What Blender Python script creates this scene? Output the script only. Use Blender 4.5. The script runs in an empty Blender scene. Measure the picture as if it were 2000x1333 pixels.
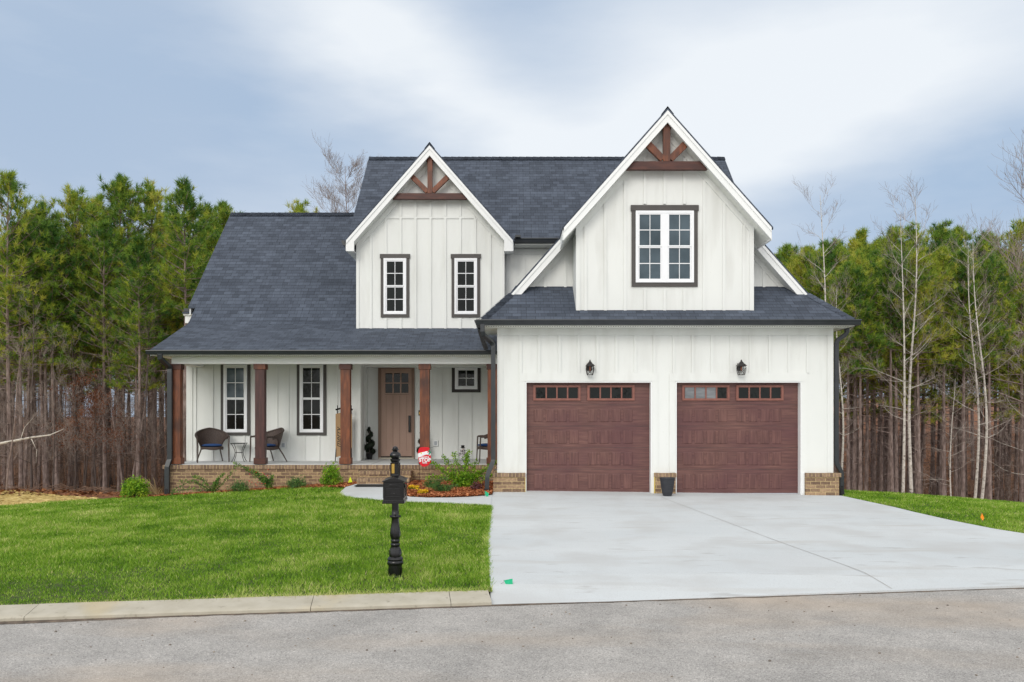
import bpy, bmesh, math, random
import numpy as np
from mathutils import Vector, Matrix
R = math.radians
random.seed(7)
scene = bpy.context.scene
COL = scene.collection

# ------------------------------------------------------------------ camera
FOC = 1600.0          # focal length in pixels of the 2000 px wide picture
EYE = 1.73
HOR = 812.0
cam_d = bpy.data.cameras.new("camera")
cam = bpy.data.objects.new("camera", cam_d)
COL.objects.link(cam)
cam.location = (0, 0, EYE)
cam.rotation_euler = (R(90), 0, 0)
cam_d.sensor_width = 36.0
cam_d.lens = FOC / 2000.0 * 36.0
cam_d.shift_y = (HOR - 666.5) / 2000.0
cam_d.clip_start = 0.1
cam_d.clip_end = 3000
scene.camera = cam
scene.view_settings.view_transform = 'Standard'
scene.view_settings.look = 'None'
scene.view_settings.exposure = 0.0
scene.view_settings.gamma = 1.0
scene.render.engine = 'CYCLES'
scene.cycles.use_denoising = True
scene.cycles.denoiser = 'OPENIMAGEDENOISE'
scene.cycles.denoising_input_passes = 'RGB_ALBEDO_NORMAL'
scene.cycles.denoising_prefilter = 'NONE'
scene.cycles.denoising_quality = 'HIGH'
scene.cycles.use_adaptive_sampling = False
scene.cycles.max_bounces = 6
scene.cycles.diffuse_bounces = 3
scene.cycles.glossy_bounces = 3
scene.cycles.transparent_max_bounces = 8

SUN_EL, SUN_AZ = 29.0, 200.0      # high, behind the camera and to the left
# ------------------------------------------------------------------ sky
def build_world():
    w = bpy.data.worlds.new("World")
    scene.world = w
    w.use_nodes = True
    nt = w.node_tree
    N, L = nt.nodes, nt.links
    N.clear()
    out = N.new('ShaderNodeOutputWorld')
    bg = N.new('ShaderNodeBackground')
    L.new(bg.outputs[0], out.inputs[0])
    tc = N.new('ShaderNodeTexCoord')
    sep = N.new('ShaderNodeSeparateXYZ')
    L.new(tc.outputs['Generated'], sep.inputs[0])
    def m(op, a, b=None, c=None):
        n = N.new('ShaderNodeMath'); n.operation = op
        for i, v in enumerate((a, b, c)):
            if v is None: continue
            if isinstance(v, (int, float)): n.inputs[i].default_value = v
            else: L.new(v, n.inputs[i])
        return n.outputs[0]
    # stretched cloud noise that bends the edges of the cloud banks
    mp = N.new('ShaderNodeMapping'); mp.inputs['Scale'].default_value = (1.6, 1.6, 4.2)
    mp.inputs['Rotation'].default_value = (0, R(8), 0)
    L.new(tc.outputs['Generated'], mp.inputs[0])
    nz = N.new('ShaderNodeTexNoise'); nz.inputs['Scale'].default_value = 1.5
    nz.inputs['Detail'].default_value = 5; nz.inputs['Roughness'].default_value = 0.5
    L.new(mp.outputs[0], nz.inputs[0])
    warp = m('SUBTRACT', nz.outputs[0], 0.5)
    mp2 = N.new('ShaderNodeMapping'); mp2.inputs['Scale'].default_value = (3.0, 3.0, 11.0); mp2.inputs['Rotation'].default_value = (0, R(12), 0)
    L.new(tc.outputs['Generated'], mp2.inputs[0])
    nz2 = N.new('ShaderNodeTexNoise'); nz2.inputs['Scale'].default_value = 1.6; nz2.inputs['Detail'].default_value = 7; nz2.inputs['Roughness'].default_value = 0.55
    L.new(mp2.outputs[0], nz2.inputs[0])
    wisp = m('MULTIPLY', m('SUBTRACT', nz2.outputs[0], 0.5), 0.55)
    az = m('ADD', m('ARCTAN2', sep.outputs[0], sep.outputs[1]), m('MULTIPLY', warp, 0.20))
    el = m('ADD', m('ARCSINE', sep.outputs[2]), m('MULTIPLY', warp, 0.16))
    def blob(a0, e0, sa, se, tilt=0.0):
        da = m('SUBTRACT', az, R(a0)); de = m('SUBTRACT', el, R(e0))
        if tilt: de = m('SUBTRACT', de, m('MULTIPLY', da, tilt))
        q = m('ADD', m('POWER', m('ABSOLUTE', m('DIVIDE', da, R(sa))), 2.0), m('POWER', m('ABSOLUTE', m('DIVIDE', de, R(se))), 2.0))
        return m('EXPONENT', m('MULTIPLY', q, -1.0))
    white = None
    for a in WHITE_BLOBS:
        b = m('MULTIPLY', blob(*a[:5]), a[5])
        white = b if white is None else m('ADD', white, b)
    # general whitening overhead
    up = N.new('ShaderNodeMapRange'); up.interpolation_type = 'SMOOTHSTEP'
    up.inputs['From Min'].default_value = R(28); up.inputs['From Max'].default_value = R(50)
    L.new(el, up.inputs['Value'])
    back = N.new('ShaderNodeMapRange'); back.interpolation_type = 'SMOOTHSTEP'
    back.inputs['From Min'].default_value = 0.3; back.inputs['From Max'].default_value = -0.5
    L.new(sep.outputs[1], back.inputs['Value'])
    hi = m('MAXIMUM', up.outputs[0], m('MULTIPLY', back.outputs[0], 0.8))
    wf = N.new('ShaderNodeClamp')
    L.new(m('ADD', m('ADD', white, hi), m('ADD', m('MULTIPLY', warp, 0.45), wisp)), wf.inputs[0])
    blue = None
    for a in BLUE_BLOBS:
        b = m('MULTIPLY', blob(*a[:5]), a[5])
        blue = b if blue is None else m('ADD', blue, b)
    bc = N.new('ShaderNodeClamp'); L.new(blue, bc.inputs[0])
    def mix(f, c1, c2):
        n = N.new('ShaderNodeMix'); n.data_type = 'RGBA'
        L.new(f, n.inputs[0])
        for i, c in ((6, c1), (7, c2)):
            if isinstance(c, tuple): n.inputs[i].default_value = c + (1,)
            else: L.new(c, n.inputs[i])
        return n.outputs[2]
    base = mix(bc.outputs[0], (0.465, 0.575, 0.735), (0.375, 0.515, 0.71))
    cl = mix(wf.outputs[0], base, (0.90, 0.945, 0.99))
    # light grey-white cloud deck overhead and behind, brighter than what the lens sees
    gain = m('ADD', m('ADD', 1.0, m('MULTIPLY', up.outputs[0], SKY_GAIN)), m('MULTIPLY', back.outputs[0], BACK_GAIN))
    cl = mix(m('MULTIPLY', hi, 0.9), cl, (0.955, 0.95, 0.925))
    vs = N.new('ShaderNodeVectorMath'); vs.operation = 'SCALE'
    L.new(cl, vs.inputs[0]); L.new(gain, vs.inputs['Scale'])
    sky = N.new('ShaderNodeTexSky'); sky.sky_type = 'NISHITA'; sky.sun_disc = False
    sky.sun_elevation = R(SUN_EL); sky.sun_rotation = R(SUN_AZ)
    sv = N.new('ShaderNodeVectorMath'); sv.operation = 'SCALE'; sv.inputs['Scale'].default_value = 0.1
    L.new(sky.outputs[0], sv.inputs[0])
    fm = N.new('ShaderNodeMix'); fm.data_type = 'RGBA'; fm.inputs[0].default_value = 0.06
    L.new(vs.outputs[0], fm.inputs[6]); L.new(sv.outputs[0], fm.inputs[7])
    L.new(fm.outputs[2], bg.inputs[0])
    bg.inputs[1].default_value = 1.0
# az, el, width, height, tilt, strength  (degrees)
WHITE_BLOBS = [(-11.5, 26, 7.5, 4.4, -0.15, 0.9), (8, 17.2, 10.5, 3.8, 0.05, 0.98), (21, 20, 14, 4.8, -0.06, 0.95),
               (29, 26, 12, 5.5, 0, 0.7), (-2.5, 21.5, 6.5, 2.8, -0.45, 0.6), (12, 25, 9, 4, 0, 0.4), (0, 11, 30, 3.0, 0, 0.2)]
BLUE_BLOBS = [(28, 13, 9, 2.8, 0.12, 0.95), (-12, 18, 11, 2.6, -0.25, 0.5), (-30, 19, 9, 6, 0, 0.3), (4, 24, 5, 4, 0, .25), (24, 15.5, 12, 1.6, 0.1, .3)]
SKY_GAIN = -0.05
BACK_GAIN = 0.55
build_world()
sl = bpy.data.lights.new("sun", 'SUN'); sl.energy = 1.15; sl.angle = R(24); sl.color = (1.0, 0.94, 0.85)
sun = bpy.data.objects.new("sun", sl); COL.objects.link(sun)
_d = Vector((math.sin(R(SUN_AZ)) * math.cos(R(SUN_EL)), math.cos(R(SUN_AZ)) * math.cos(R(SUN_EL)), math.sin(R(SUN_EL))))
sun.rotation_euler = _d.to_track_quat('Z', 'Y').to_euler()

# ------------------------------------------------------------------ helpers
def X(px, S): return (px - 1000.0) / S
def Z(py, S): return EYE + (HOR - py) / S

def tag(o, label=None, cat=None, group=None, kind=None):
    if label: o['label'] = label
    if cat: o['category'] = cat
    if group: o['group'] = group
    if kind: o['kind'] = kind
    return o

def empty(name, loc=(0, 0, 0), rz=0.0, label=None, cat=None, group=None):
    o = bpy.data.objects.new(name, None); COL.objects.link(o)
    o.location = loc; o.rotation_euler = (0, 0, rz); o.empty_display_size = 0.3
    return tag(o, label, cat, group)

def uv_box(me):
    """metres along the surface as UV: u level, v up the slope"""
    n = len(me.polygons)
    if n == 0: return
    uvl = me.uv_layers.new(name="UVMap")
    co = np.empty(len(me.vertices) * 3, 'f'); me.vertices.foreach_get('co', co); co = co.reshape(-1, 3)
    nr = np.empty(n * 3, 'f'); me.polygons.foreach_get('normal', nr); nr = nr.reshape(-1, 3)
    lt = np.empty(n, 'i'); me.polygons.foreach_get('loop_total', lt)
    lv = np.empty(len(me.loops), 'i'); me.loops.foreach_get('vertex_index', lv)
    nn = np.repeat(nr, lt, axis=0)
    u = np.stack([-nn[:, 1], nn[:, 0], np.zeros(len(nn))], 1)
    ln = np.linalg.norm(u, axis=1)
    flat = ln < 0.05
    u[flat] = (1, 0, 0); ln[flat] = 1
    u /= ln[:, None]
    v = np.cross(nn, u)
    p = co[lv]
    uv = np.stack([(p * u).sum(1), (p * v).sum(1)], 1).astype('f')
    uvl.data.foreach_set('uv', uv.ravel())

class MB:
    def __init__(self): self.v = []; self.f = []
    def add(self, vs, fs):
        b = len(self.v); self.v += [tuple(p) for p in vs]
        self.f += [tuple(i + b for i in f) for f in fs]; return self
    def box(self, x0, x1, y0, y1, z0, z1):
        if x0 > x1: x0, x1 = x1, x0
        if y0 > y1: y0, y1 = y1, y0
        if z0 > z1: z0, z1 = z1, z0
        return self.add([(x0,y0,z0),(x1,y0,z0),(x1,y1,z0),(x0,y1,z0),(x0,y0,z1),(x1,y0,z1),(x1,y1,z1),(x0,y1,z1)],
            [(0,3,2,1),(4,5,6,7),(0,1,5,4),(1,2,6,5),(2,3,7,6),(3,0,4,7)])
    def prism(self, pts, vec):
        """pts: list of 3d points of a planar polygon, swept along vec"""
        n = len(pts); pts = [Vector(p) for p in pts]; vec = Vector(vec)
        a = pts; b = [p + vec for p in pts]
        nrm = Vector((0, 0, 0))
        for i in range(n):
            p, q = pts[i], pts[(i + 1) % n]
            nrm += Vector(((p.y - q.y) * (p.z + q.z), (p.z - q.z) * (p.x + q.x), (p.x - q.x) * (p.y + q.y)))
        if nrm.dot(vec) > 0: a, b = [p for p in reversed(a)], [p for p in reversed(b)]
        fs = [tuple(range(n)), tuple(range(2 * n - 1, n - 1, -1))]
        for i in range(n):
            j = (i + 1) % n
            fs.append((i, n + i, n + j, j))
        return self.add(a + b, fs)
    def pxz(self, poly, y0, y1): return self.prism([(x, y0, z) for x, z in poly], (0, y1 - y0, 0))
    def pyz(self, poly, x0, x1): return self.prism([(x0, y, z) for y, z in poly], (x1 - x0, 0, 0))
    def slab(self, plan, zf, th): return self.prism([(x, y, zf(x, y)) for x, y in plan], (0, 0, -th))
    def tube(self, pts, rad, n=8, caps=True, flat=1.0):
        pts = [Vector(p) for p in pts]
        if isinstance(rad, (int, float)): rad = [rad] * len(pts)
        rings = []; vs = []
        up = Vector((0, 0, 1))
        prev = None
        for i, p in enumerate(pts):
            a = pts[max(i - 1, 0)]; b = pts[min(i + 1, len(pts) - 1)]
            t = (b - a).normalized()
            if prev is None:
                s = t.cross(up if abs(t.z) < 0.9 else Vector((1, 0, 0))).normalized()
            else:
                s = (prev - t * prev.dot(t)).normalized()
            prev = s; q = t.cross(s)
            for k in range(n):
                an = 2 * math.pi * k / n
                vs.append(p + s * math.cos(an) * rad[i] + q * math.sin(an) * rad[i] * flat)
        fs = []
        for i in range(len(pts) - 1):
            for k in range(n):
                k2 = (k + 1) % n
                fs.append((i * n + k, i * n + k2, (i + 1) * n + k2, (i + 1) * n + k))
        if caps:
            fs.append(tuple(range(n - 1, -1, -1))); m0 = (len(pts) - 1) * n
            fs.append(tuple(range(m0, m0 + n)))
        return self.add(vs, fs)
    def rect_tube(self, pts, w, d):
        """rectangular duct, w across x, d across y, swept through points (x,y,z)"""
        vs = []; n = 4
        P = [Vector(p) for p in pts]
        for i, p in enumerate(P):
            a = P[max(i - 1, 0)]; b = P[min(i + 1, len(P) - 1)]
            t = (b - a).normalized()
            s = Vector((1, 0, 0)); s = (s - t * s.dot(t)).normalized(); q = t.cross(s).normalized()
            for sx, sy in ((-1, -1), (1, -1), (1, 1), (-1, 1)):
                vs.append(p + s * sx * w / 2 + q * sy * d / 2)
        fs = []
        for i in range(len(P) - 1):
            for k in range(4):
                k2 = (k + 1) % 4
                fs.append((i*4+k, (i+1)*4+k, (i+1)*4+k2, i*4+k2))
        fs.append((0, 1, 2, 3)); m0 = (len(P) - 1) * 4; fs.append((m0+3, m0+2, m0+1, m0))
        return self.add(vs, fs)
    def lathe(self, prof, n=24, c=(0, 0, 0), rot=0.0, flute=None):
        vs = []
        for j, (r, z) in enumerate(prof):
            for k in range(n):
                an = 2 * math.pi * k / n + rot
                rr = r
                if flute: rr = r * (1 + flute[j] * math.cos(an * flute[-1]))
                vs.append((c[0] + rr * math.cos(an), c[1] + rr * math.sin(an), c[2] + z))
        fs = []
        for j in range(len(prof) - 1):
            for k in range(n):
                k2 = (k + 1) % n
                fs.append((j*n+k, j*n+k2, (j+1)*n+k2, (j+1)*n+k))
        fs.append(tuple(range(n - 1, -1, -1))); m0 = (len(prof) - 1) * n; fs.append(tuple(range(m0, m0 + n)))
        return self.add(vs, fs)
    def ball(self, c, r, n=10, sq=(1, 1, 1)):
        prof = []
        k = max(5, n // 2 + 1)
        for j in range(k):
            a = -math.pi / 2 + math.pi * j / (k - 1)
            prof.append((max(r * math.cos(a), r * .02), r * math.sin(a)))
        b = len(self.v); self.lathe(prof, n, (0, 0, 0))
        for i in range(b, len(self.v)):
            x, y, z = self.v[i]; self.v[i] = (c[0] + x * sq[0], c[1] + y * sq[1], c[2] + z * sq[2])
        return self
    def xform(self, M):
        self.v = [tuple(M @ Vector(p)) for p in self.v]; return self
    def build(self, name, mat, parent=None, smooth=False, bevel=0.0, label=None, fix=True):
        me = bpy.data.meshes.new(name)
        me.from_pydata(self.v, [], self.f); me.update()
        if fix:
            bm = bmesh.new(); bm.from_mesh(me); bmesh.ops.recalc_face_normals(bm, faces=bm.faces); bm.to_mesh(me); bm.free()
        if smooth: me.polygons.foreach_set('use_smooth', [True] * len(me.polygons))
        uv_box(me)
        me.materials.append(mat)
        o = bpy.data.objects.new(name, me); COL.objects.link(o)
        if parent is not None: o.parent = parent
        if bevel > 0:
            b = o.modifiers.new('bevel', 'BEVEL'); b.width = bevel; b.segments = 2; b.limit_method = 'ANGLE'
        if smooth:
            try: me.set_sharp_from_angle(angle=R(50))
            except Exception: pass
        if label: o['label'] = label
        return o

def raw_mesh(name, verts, faces_n, mat, parent=None, attr=None):
    """verts (k*faces_n,3) numpy, consecutive vertices form the faces"""
    nv = len(verts); nf = nv // faces_n
    me = bpy.data.meshes.new(name)
    me.vertices.add(nv); me.vertices.foreach_set('co', np.ascontiguousarray(verts, 'f').ravel())
    me.loops.add(nv); me.loops.foreach_set('vertex_index', np.arange(nv, dtype='i'))
    me.polygons.add(nf); me.polygons.foreach_set('loop_start', np.arange(0, nv, faces_n, dtype='i'))
    me.polygons.foreach_set('loop_total', np.full(nf, faces_n, 'i'))
    me.update(calc_edges=True)
    if attr is not None:
        a = me.attributes.new('tone', 'FLOAT', 'FACE'); a.data.foreach_set('value', np.ascontiguousarray(attr, 'f'))
    me.materials.append(mat)
    o = bpy.data.objects.new(name, me); COL.objects.link(o)
    if parent is not None: o.parent = parent
    return o

# ------------------------------------------------------------------ materials
MT = {}
def _new(name):
    m = bpy.data.materials.new(name); m.use_nodes = True
    nt = m.node_tree; b = nt.nodes['Principled BSDF']
    MT[name] = m
    return m, nt.nodes, nt.links, b
def _ramp(N, stops):
    r = N.new('ShaderNodeValToRGB'); e = r.color_ramp.elements
    while len(e) > 1: e.remove(e[-1])
    e[0].position = stops[0][0]; e[0].color = tuple(stops[0][1]) + (1,)
    for p, c in stops[1:]:
        k = e.new(p); k.color = tuple(c) + (1,)
    return r
def nmat(name, stops, scale=8.0, rough=0.6, bump=0.0, bdist=0.01, coord='Object', stretch=(1, 1, 1), detail=5, spec=0.5,
         second=None, metal=0.0, coat=0.0, nrough=0.55, rvar=0.0):
    """noise-coloured surface; second = (scale, stretch, colour, amount, lo, hi) adds a second layer of staining"""
    m, N, L, b = _new(name)
    tc = N.new('ShaderNodeTexCoord'); mp = N.new('ShaderNodeMapping'); mp.inputs['Scale'].default_value = stretch
    L.new(tc.outputs[coord], mp.inputs[0])
    nz = N.new('ShaderNodeTexNoise'); nz.inputs['Scale'].default_value = scale; nz.inputs['Detail'].default_value = detail
    nz.inputs['Roughness'].default_value = nrough
    L.new(mp.outputs[0], nz.inputs[0])
    r = _ramp(N, stops); L.new(nz.outputs[0], r.inputs[0])
    colr = r.outputs[0]
    for s in (second or []):
        mp2 = N.new('ShaderNodeMapping'); mp2.inputs['Scale'].default_value = s[1]
        L.new(tc.outputs[coord], mp2.inputs[0])
        n2 = N.new('ShaderNodeTexNoise'); n2.inputs['Scale'].default_value = s[0]; n2.inputs['Detail'].default_value = 4
        L.new(mp2.outputs[0], n2.inputs[0])
        mr = N.new('ShaderNodeMapRange'); mr.inputs['From Min'].default_value = s[4]; mr.inputs['From Max'].default_value = s[5]
        mr.inputs['To Max'].default_value = s[3]
        L.new(n2.outputs[0], mr.inputs['Value'])
        mx = N.new('ShaderNodeMix'); mx.data_type = 'RGBA'
        L.new(mr.outputs[0], mx.inputs[0]); L.new(colr, mx.inputs[6]); mx.inputs[7].default_value = tuple(s[2]) + (1,)
        colr = mx.outputs[2]
    L.new(colr, b.inputs['Base Color'])
    b.inputs['Roughness'].default_value = rough
    b.inputs['Specular IOR Level'].default_value = spec
    b.inputs['Metallic'].default_value = metal
    b.inputs['Coat Weight'].default_value = coat
    if bump:
        bp = N.new('ShaderNodeBump'); bp.inputs['Strength'].default_value = bump; bp.inputs['Distance'].default_value = bdist
        L.new(nz.outputs[0], bp.inputs['Height']); L.new(bp.outputs[0], b.inputs['Normal'])
    return m
def c2(a, b): return [(0.3, a), (0.7, b)]

def brickmat(name, w, h, mortar, c1, c2_, cm, off=0.5, bump=0.6, rough=0.85, extra=True, msmooth=0.1):
    m, N, L, b = _new(name)
    uv = N.new('ShaderNodeUVMap')
    br = N.new('ShaderNodeTexBrick'); L.new(uv.outputs[0], br.inputs[0])
    br.offset = off; br.inputs['Scale'].default_value = 1.0
    br.inputs['Brick Width'].default_value = w; br.inputs['Row Height'].default_value = h
    br.inputs['Mortar Size'].default_value = mortar; br.inputs['Mortar Smooth'].default_value = msmooth
    br.inputs['Color1'].default_value = c1 + (1,); br.inputs['Color2'].default_value = c2_ + (1,); br.inputs['Mortar'].default_value = cm + (1,)
    nz = N.new('ShaderNodeTexNoise'); nz.inputs['Scale'].default_value = 22; nz.inputs['Detail'].default_value = 6
    nz.inputs['Roughness'].default_value = 0.7
    L.new(uv.outputs[0], nz.inputs[0])
    mx = N.new('ShaderNodeMix'); mx.data_type = 'RGBA'; mx.blend_type = 'MULTIPLY'; mx.inputs[0].default_value = 1.0
    rp = _ramp(N, [(0.25, (0.55, 0.5, 0.48)), (0.75, (1.35, 1.3, 1.2))])
    L.new(nz.outputs[0], rp.inputs[0]); L.new(br.outputs[0], mx.inputs[6]); L.new(rp.outputs[0], mx.inputs[7])
    L.new(mx.outputs[2], b.inputs['Base Color'])
    b.inputs['Roughness'].default_value = rough; b.inputs['Specular IOR Level'].default_value = 0.25
    ma = N.new('ShaderNodeMath'); ma.operation = 'MULTIPLY_ADD'; ma.inputs[1].default_value = -1.0
    L.new(br.outputs['Fac'], ma.inputs[0]); L.new(nz.outputs[0], ma.inputs[2])
    bp = N.new('ShaderNodeBump'); bp.inputs['Strength'].default_value = bump; bp.inputs['Distance'].default_value = 0.008
    L.new(ma.outputs[0], bp.inputs['Height']); L.new(bp.outputs[0], b.inputs['Normal'])
    return m

def shingle_mat():
    m, N, L, b = _new('shingle')
    uv = N.new('ShaderNodeUVMap')
    def brick(w, off, fr, c1, c2_, cm, shift):
        mp = N.new('ShaderNodeMapping'); mp.inputs['Location'].default_value = shift
        L.new(uv.outputs[0], mp.inputs[0])
        br = N.new('ShaderNodeTexBrick'); L.new(mp.outputs[0], br.inputs[0]); br.offset = off; br.offset_frequency = fr
        br.inputs['Scale'].default_value = 1.0; br.inputs['Brick Width'].default_value = w; br.inputs['Row Height'].default_value = 0.142
        br.inputs['Mortar Size'].default_value = 0.0055; br.inputs['Mortar Smooth'].default_value = 0.3
        br.inputs['Bias'].default_value = 0.0
        br.inputs['Color1'].default_value = c1 + (1,); br.inputs['Color2'].default_value = c2_ + (1,); br.inputs['Mortar'].default_value = cm + (1,)
        return br
    a = brick(0.31, 0.37, 2, (0.044, 0.055, 0.077), (0.092, 0.112, 0.152), (0.009, 0.011, 0.015), (0, 0, 0))
    c = brick(0.19, 0.61, 3, (0.040, 0.049, 0.067), (0.090, 0.108, 0.144), (0.010, 0.012, 0.016), (0.07, 0, 0))
    mx = N.new('ShaderNodeMix'); mx.data_type = 'RGBA'; mx.inputs[0].default_value = 0.5
    L.new(a.outputs[0], mx.inputs[6]); L.new(c.outputs[0], mx.inputs[7])
    nz = N.new('ShaderNodeTexNoise'); nz.inputs['Scale'].default_value = 60; nz.inputs['Detail'].default_value = 4
    L.new(uv.outputs[0], nz.inputs[0])
    n2 = N.new('ShaderNodeTexNoise'); n2.inputs['Scale'].default_value = 1.1; n2.inputs['Detail'].default_value = 3
    L.new(uv.outputs[0], n2.inputs[0])
    mu = N.new('ShaderNodeMath'); mu.operation = 'MULTIPLY'; L.new(nz.outputs[0], mu.inputs[0]); L.new(n2.outputs[0], mu.inputs[1])
    rp = _ramp(N, [(0.1, (0.86, 0.86, 0.88)), (0.4, (1.14, 1.14, 1.13))]); L.new(mu.outputs[0], rp.inputs[0])
    m2 = N.new('ShaderNodeMix'); m2.data_type = 'RGBA'; m2.blend_type = 'MULTIPLY'; m2.inputs[0].default_value = 1.0
    L.new(mx.outputs[2], m2.inputs[6]); L.new(rp.outputs[0], m2.inputs[7])
    # lower edge of every course stands proud: dark line under each row
    sp = N.new('ShaderNodeSeparateXYZ'); L.new(uv.outputs[0], sp.inputs[0])
    fr = N.new('ShaderNodeMath'); fr.operation = 'MODULO'; fr.inputs[1].default_value = 0.142; 
    ad = N.new('ShaderNodeMath'); ad.operation = 'ADD'; ad.inputs[1].default_value = 142.0
    L.new(sp.outputs[1], ad.inputs[0]); L.new(ad.outputs[0], fr.inputs[0])
    hh = N.new('ShaderNodeMath'); hh.operation = 'MULTIPLY_ADD'; hh.inputs[1].default_value = -9.0
    L.new(fr.outputs[0], hh.inputs[0]); L.new(nz.outputs[0], hh.inputs[2])
    bp = N.new('ShaderNodeBump'); bp.inputs['Strength'].default_value = 0.7; bp.inputs['Distance'].default_value = 0.012
    L.new(hh.outputs[0], bp.inputs['Height']); L.new(bp.outputs[0], b.inputs['Normal'])
    L.new(m2.outputs[2], b.inputs['Base Color'])
    b.inputs['Roughness'].default_value = 0.82; b.inputs['Specular IOR Level'].default_value = 0.3
    return m

def leafmat(name, stops, scale=1.5, rough=0.6, trans=0.25, rnd=0.35, coord='Object'):
    m, N, L, b = _new(name)
    tc = N.new('ShaderNodeTexCoord'); nz = N.new('ShaderNodeTexNoise'); nz.inputs['Scale'].default_value = scale
    nz.inputs['Detail'].default_value = 3
    L.new(tc.outputs[coord], nz.inputs[0])
    oi = N.new('ShaderNodeObjectInfo'); at = N.new('ShaderNodeAttribute'); at.attribute_name = 'tone'
    a1 = N.new('ShaderNodeMath'); a1.operation = 'MULTIPLY_ADD'; a1.inputs[1].default_value = rnd; a1.inputs[2].default_value = -rnd / 2
    L.new(oi.outputs['Random'], a1.inputs[0])
    a2 = N.new('ShaderNodeMath'); a2.operation = 'ADD'; L.new(a1.outputs[0], a2.inputs[0]); L.new(nz.outputs[0], a2.inputs[1])
    a3 = N.new('ShaderNodeMath'); a3.operation = 'ADD'; L.new(a2.outputs[0], a3.inputs[0]); L.new(at.outputs['Fac'], a3.inputs[1])
    r = _ramp(N, stops); L.new(a3.outputs[0], r.inputs[0]); L.new(r.outputs[0], b.inputs['Base Color'])
    b.inputs['Roughness'].default_value = rough; b.inputs['Specular IOR Level'].default_value = 0.3
    if trans:
        out = N['Material Output']; tr = N.new('ShaderNodeBsdfTranslucent'); L.new(r.outputs[0], tr.inputs[0])
        ms = N.new('ShaderNodeMixShader'); ms.inputs[0].default_value = trans
        L.new(b.outputs[0], ms.inputs[1]); L.new(tr.outputs[0], ms.inputs[2]); L.new(ms.outputs[0], out.inputs[0])
    return m

shingle_mat()
brickmat('brick', 0.215, 0.077, 0.0055, (0.165, 0.112, 0.085), (0.41, 0.295, 0.195), (0.54, 0.43, 0.24))
brickmat('rowlock', 0.077, 0.30, 0.0055, (0.17, 0.12, 0.095), (0.33, 0.235, 0.17), (0.50, 0.40, 0.23), off=0.0)
nmat('siding', [(0.3, (0.735, 0.75, 0.735)), (0.7, (0.78, 0.793, 0.775))], scale=1.2, rough=0.55, stretch=(1, 1, .4), bump=0.04, spec=.35,
     second=[(2.5, (1.5, 1, .25), (0.63, 0.635, 0.61), 0.6, .50, .72), (26, (1, 1, 1), (0.58, 0.57, 0.54), 0.5, .70, .78)])
nmat('white_trim', [(0.3, (0.80, 0.815, 0.82)), (0.7, (0.84, 0.85, 0.85))], scale=2, rough=0.5, spec=.35)
nmat('soffit', [(0.3, (0.79, 0.80, 0.76)), (0.7, (0.83, 0.84, 0.80))], scale=2, rough=0.6, spec=.3)
nmat('vinyl', c2((0.82, 0.83, 0.86), (0.85, 0.86, 0.89)), scale=3, rough=0.35, spec=.4)
nmat('grey_trim', c2((0.058, 0.052, 0.050), (0.072, 0.065, 0.062)), scale=4, rough=0.55)
nmat('dark_trim', c2((0.020, 0.016, 0.015), (0.030, 0.025, 0.023)), scale=4, rough=0.55)
nmat('gutter', c2((0.024, 0.028, 0.033), (0.034, 0.039, 0.045)), scale=3, rough=0.38, spec=.5)
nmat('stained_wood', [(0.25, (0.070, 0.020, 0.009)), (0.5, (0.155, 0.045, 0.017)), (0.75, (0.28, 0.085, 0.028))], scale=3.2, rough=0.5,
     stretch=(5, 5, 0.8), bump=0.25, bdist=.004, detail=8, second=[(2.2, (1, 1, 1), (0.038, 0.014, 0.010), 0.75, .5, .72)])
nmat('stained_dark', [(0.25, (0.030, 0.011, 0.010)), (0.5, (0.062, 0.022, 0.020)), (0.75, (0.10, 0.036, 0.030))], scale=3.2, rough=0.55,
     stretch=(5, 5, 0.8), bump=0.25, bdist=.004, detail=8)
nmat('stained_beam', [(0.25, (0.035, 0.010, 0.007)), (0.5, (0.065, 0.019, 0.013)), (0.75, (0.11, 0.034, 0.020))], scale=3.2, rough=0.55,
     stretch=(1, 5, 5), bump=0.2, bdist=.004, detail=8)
DOORC = [(0.25, (0.084, 0.036, 0.032)), (0.5, (0.132, 0.060, 0.052)), (0.75, (0.20, 0.094, 0.078))]
nmat('door_grain_v', DOORC, scale=3.0, rough=0.45, stretch=(9, 1, 0.7), bump=0.2, bdist=.003, detail=8, spec=.4,
     second=[(1.0, (1, 1, 1), (0.10, 0.036, 0.042), 0.55, .42, .66)])
nmat('door_grain_h', DOORC, scale=3.0, rough=0.45, stretch=(0.7, 1, 9), bump=0.2, bdist=.003, detail=8, spec=.4,
     second=[(1.0, (1, 1, 1), (0.095, 0.034, 0.042), 0.55, .42, .66)])
nmat('door_window_frame', c2((0.19, 0.070, 0.052), (0.26, 0.10, 0.075)), scale=8, rough=0.45)
nmat('tan_paint', c2((0.34, 0.215, 0.165), (0.39, 0.255, 0.20)), scale=3, rough=0.5, stretch=(3, 1, .5))
nmat('tan_frame', c2((0.19, 0.115, 0.08), (0.22, 0.135, 0.095)), scale=3, rough=0.5)
nmat('black_metal', c2((0.003, 0.003, 0.004), (0.007, 0.007, 0.008)), scale=14, rough=0.24, spec=.5, bump=.15, bdist=.003)
nmat('lantern_metal', c2((0.022, 0.019, 0.019), (0.045, 0.04, 0.04)), scale=14, rough=0.45, spec=.5, bump=.1)
nmat('black_rubber', c2((0.008, 0.008, 0.009), (0.018, 0.018, 0.02)), scale=20, rough=0.8)
nmat('porch_concrete', c2((0.50, 0.51, 0.51), (0.60, 0.61, 0.61)), scale=5, rough=0.8, bump=.1)
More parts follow.
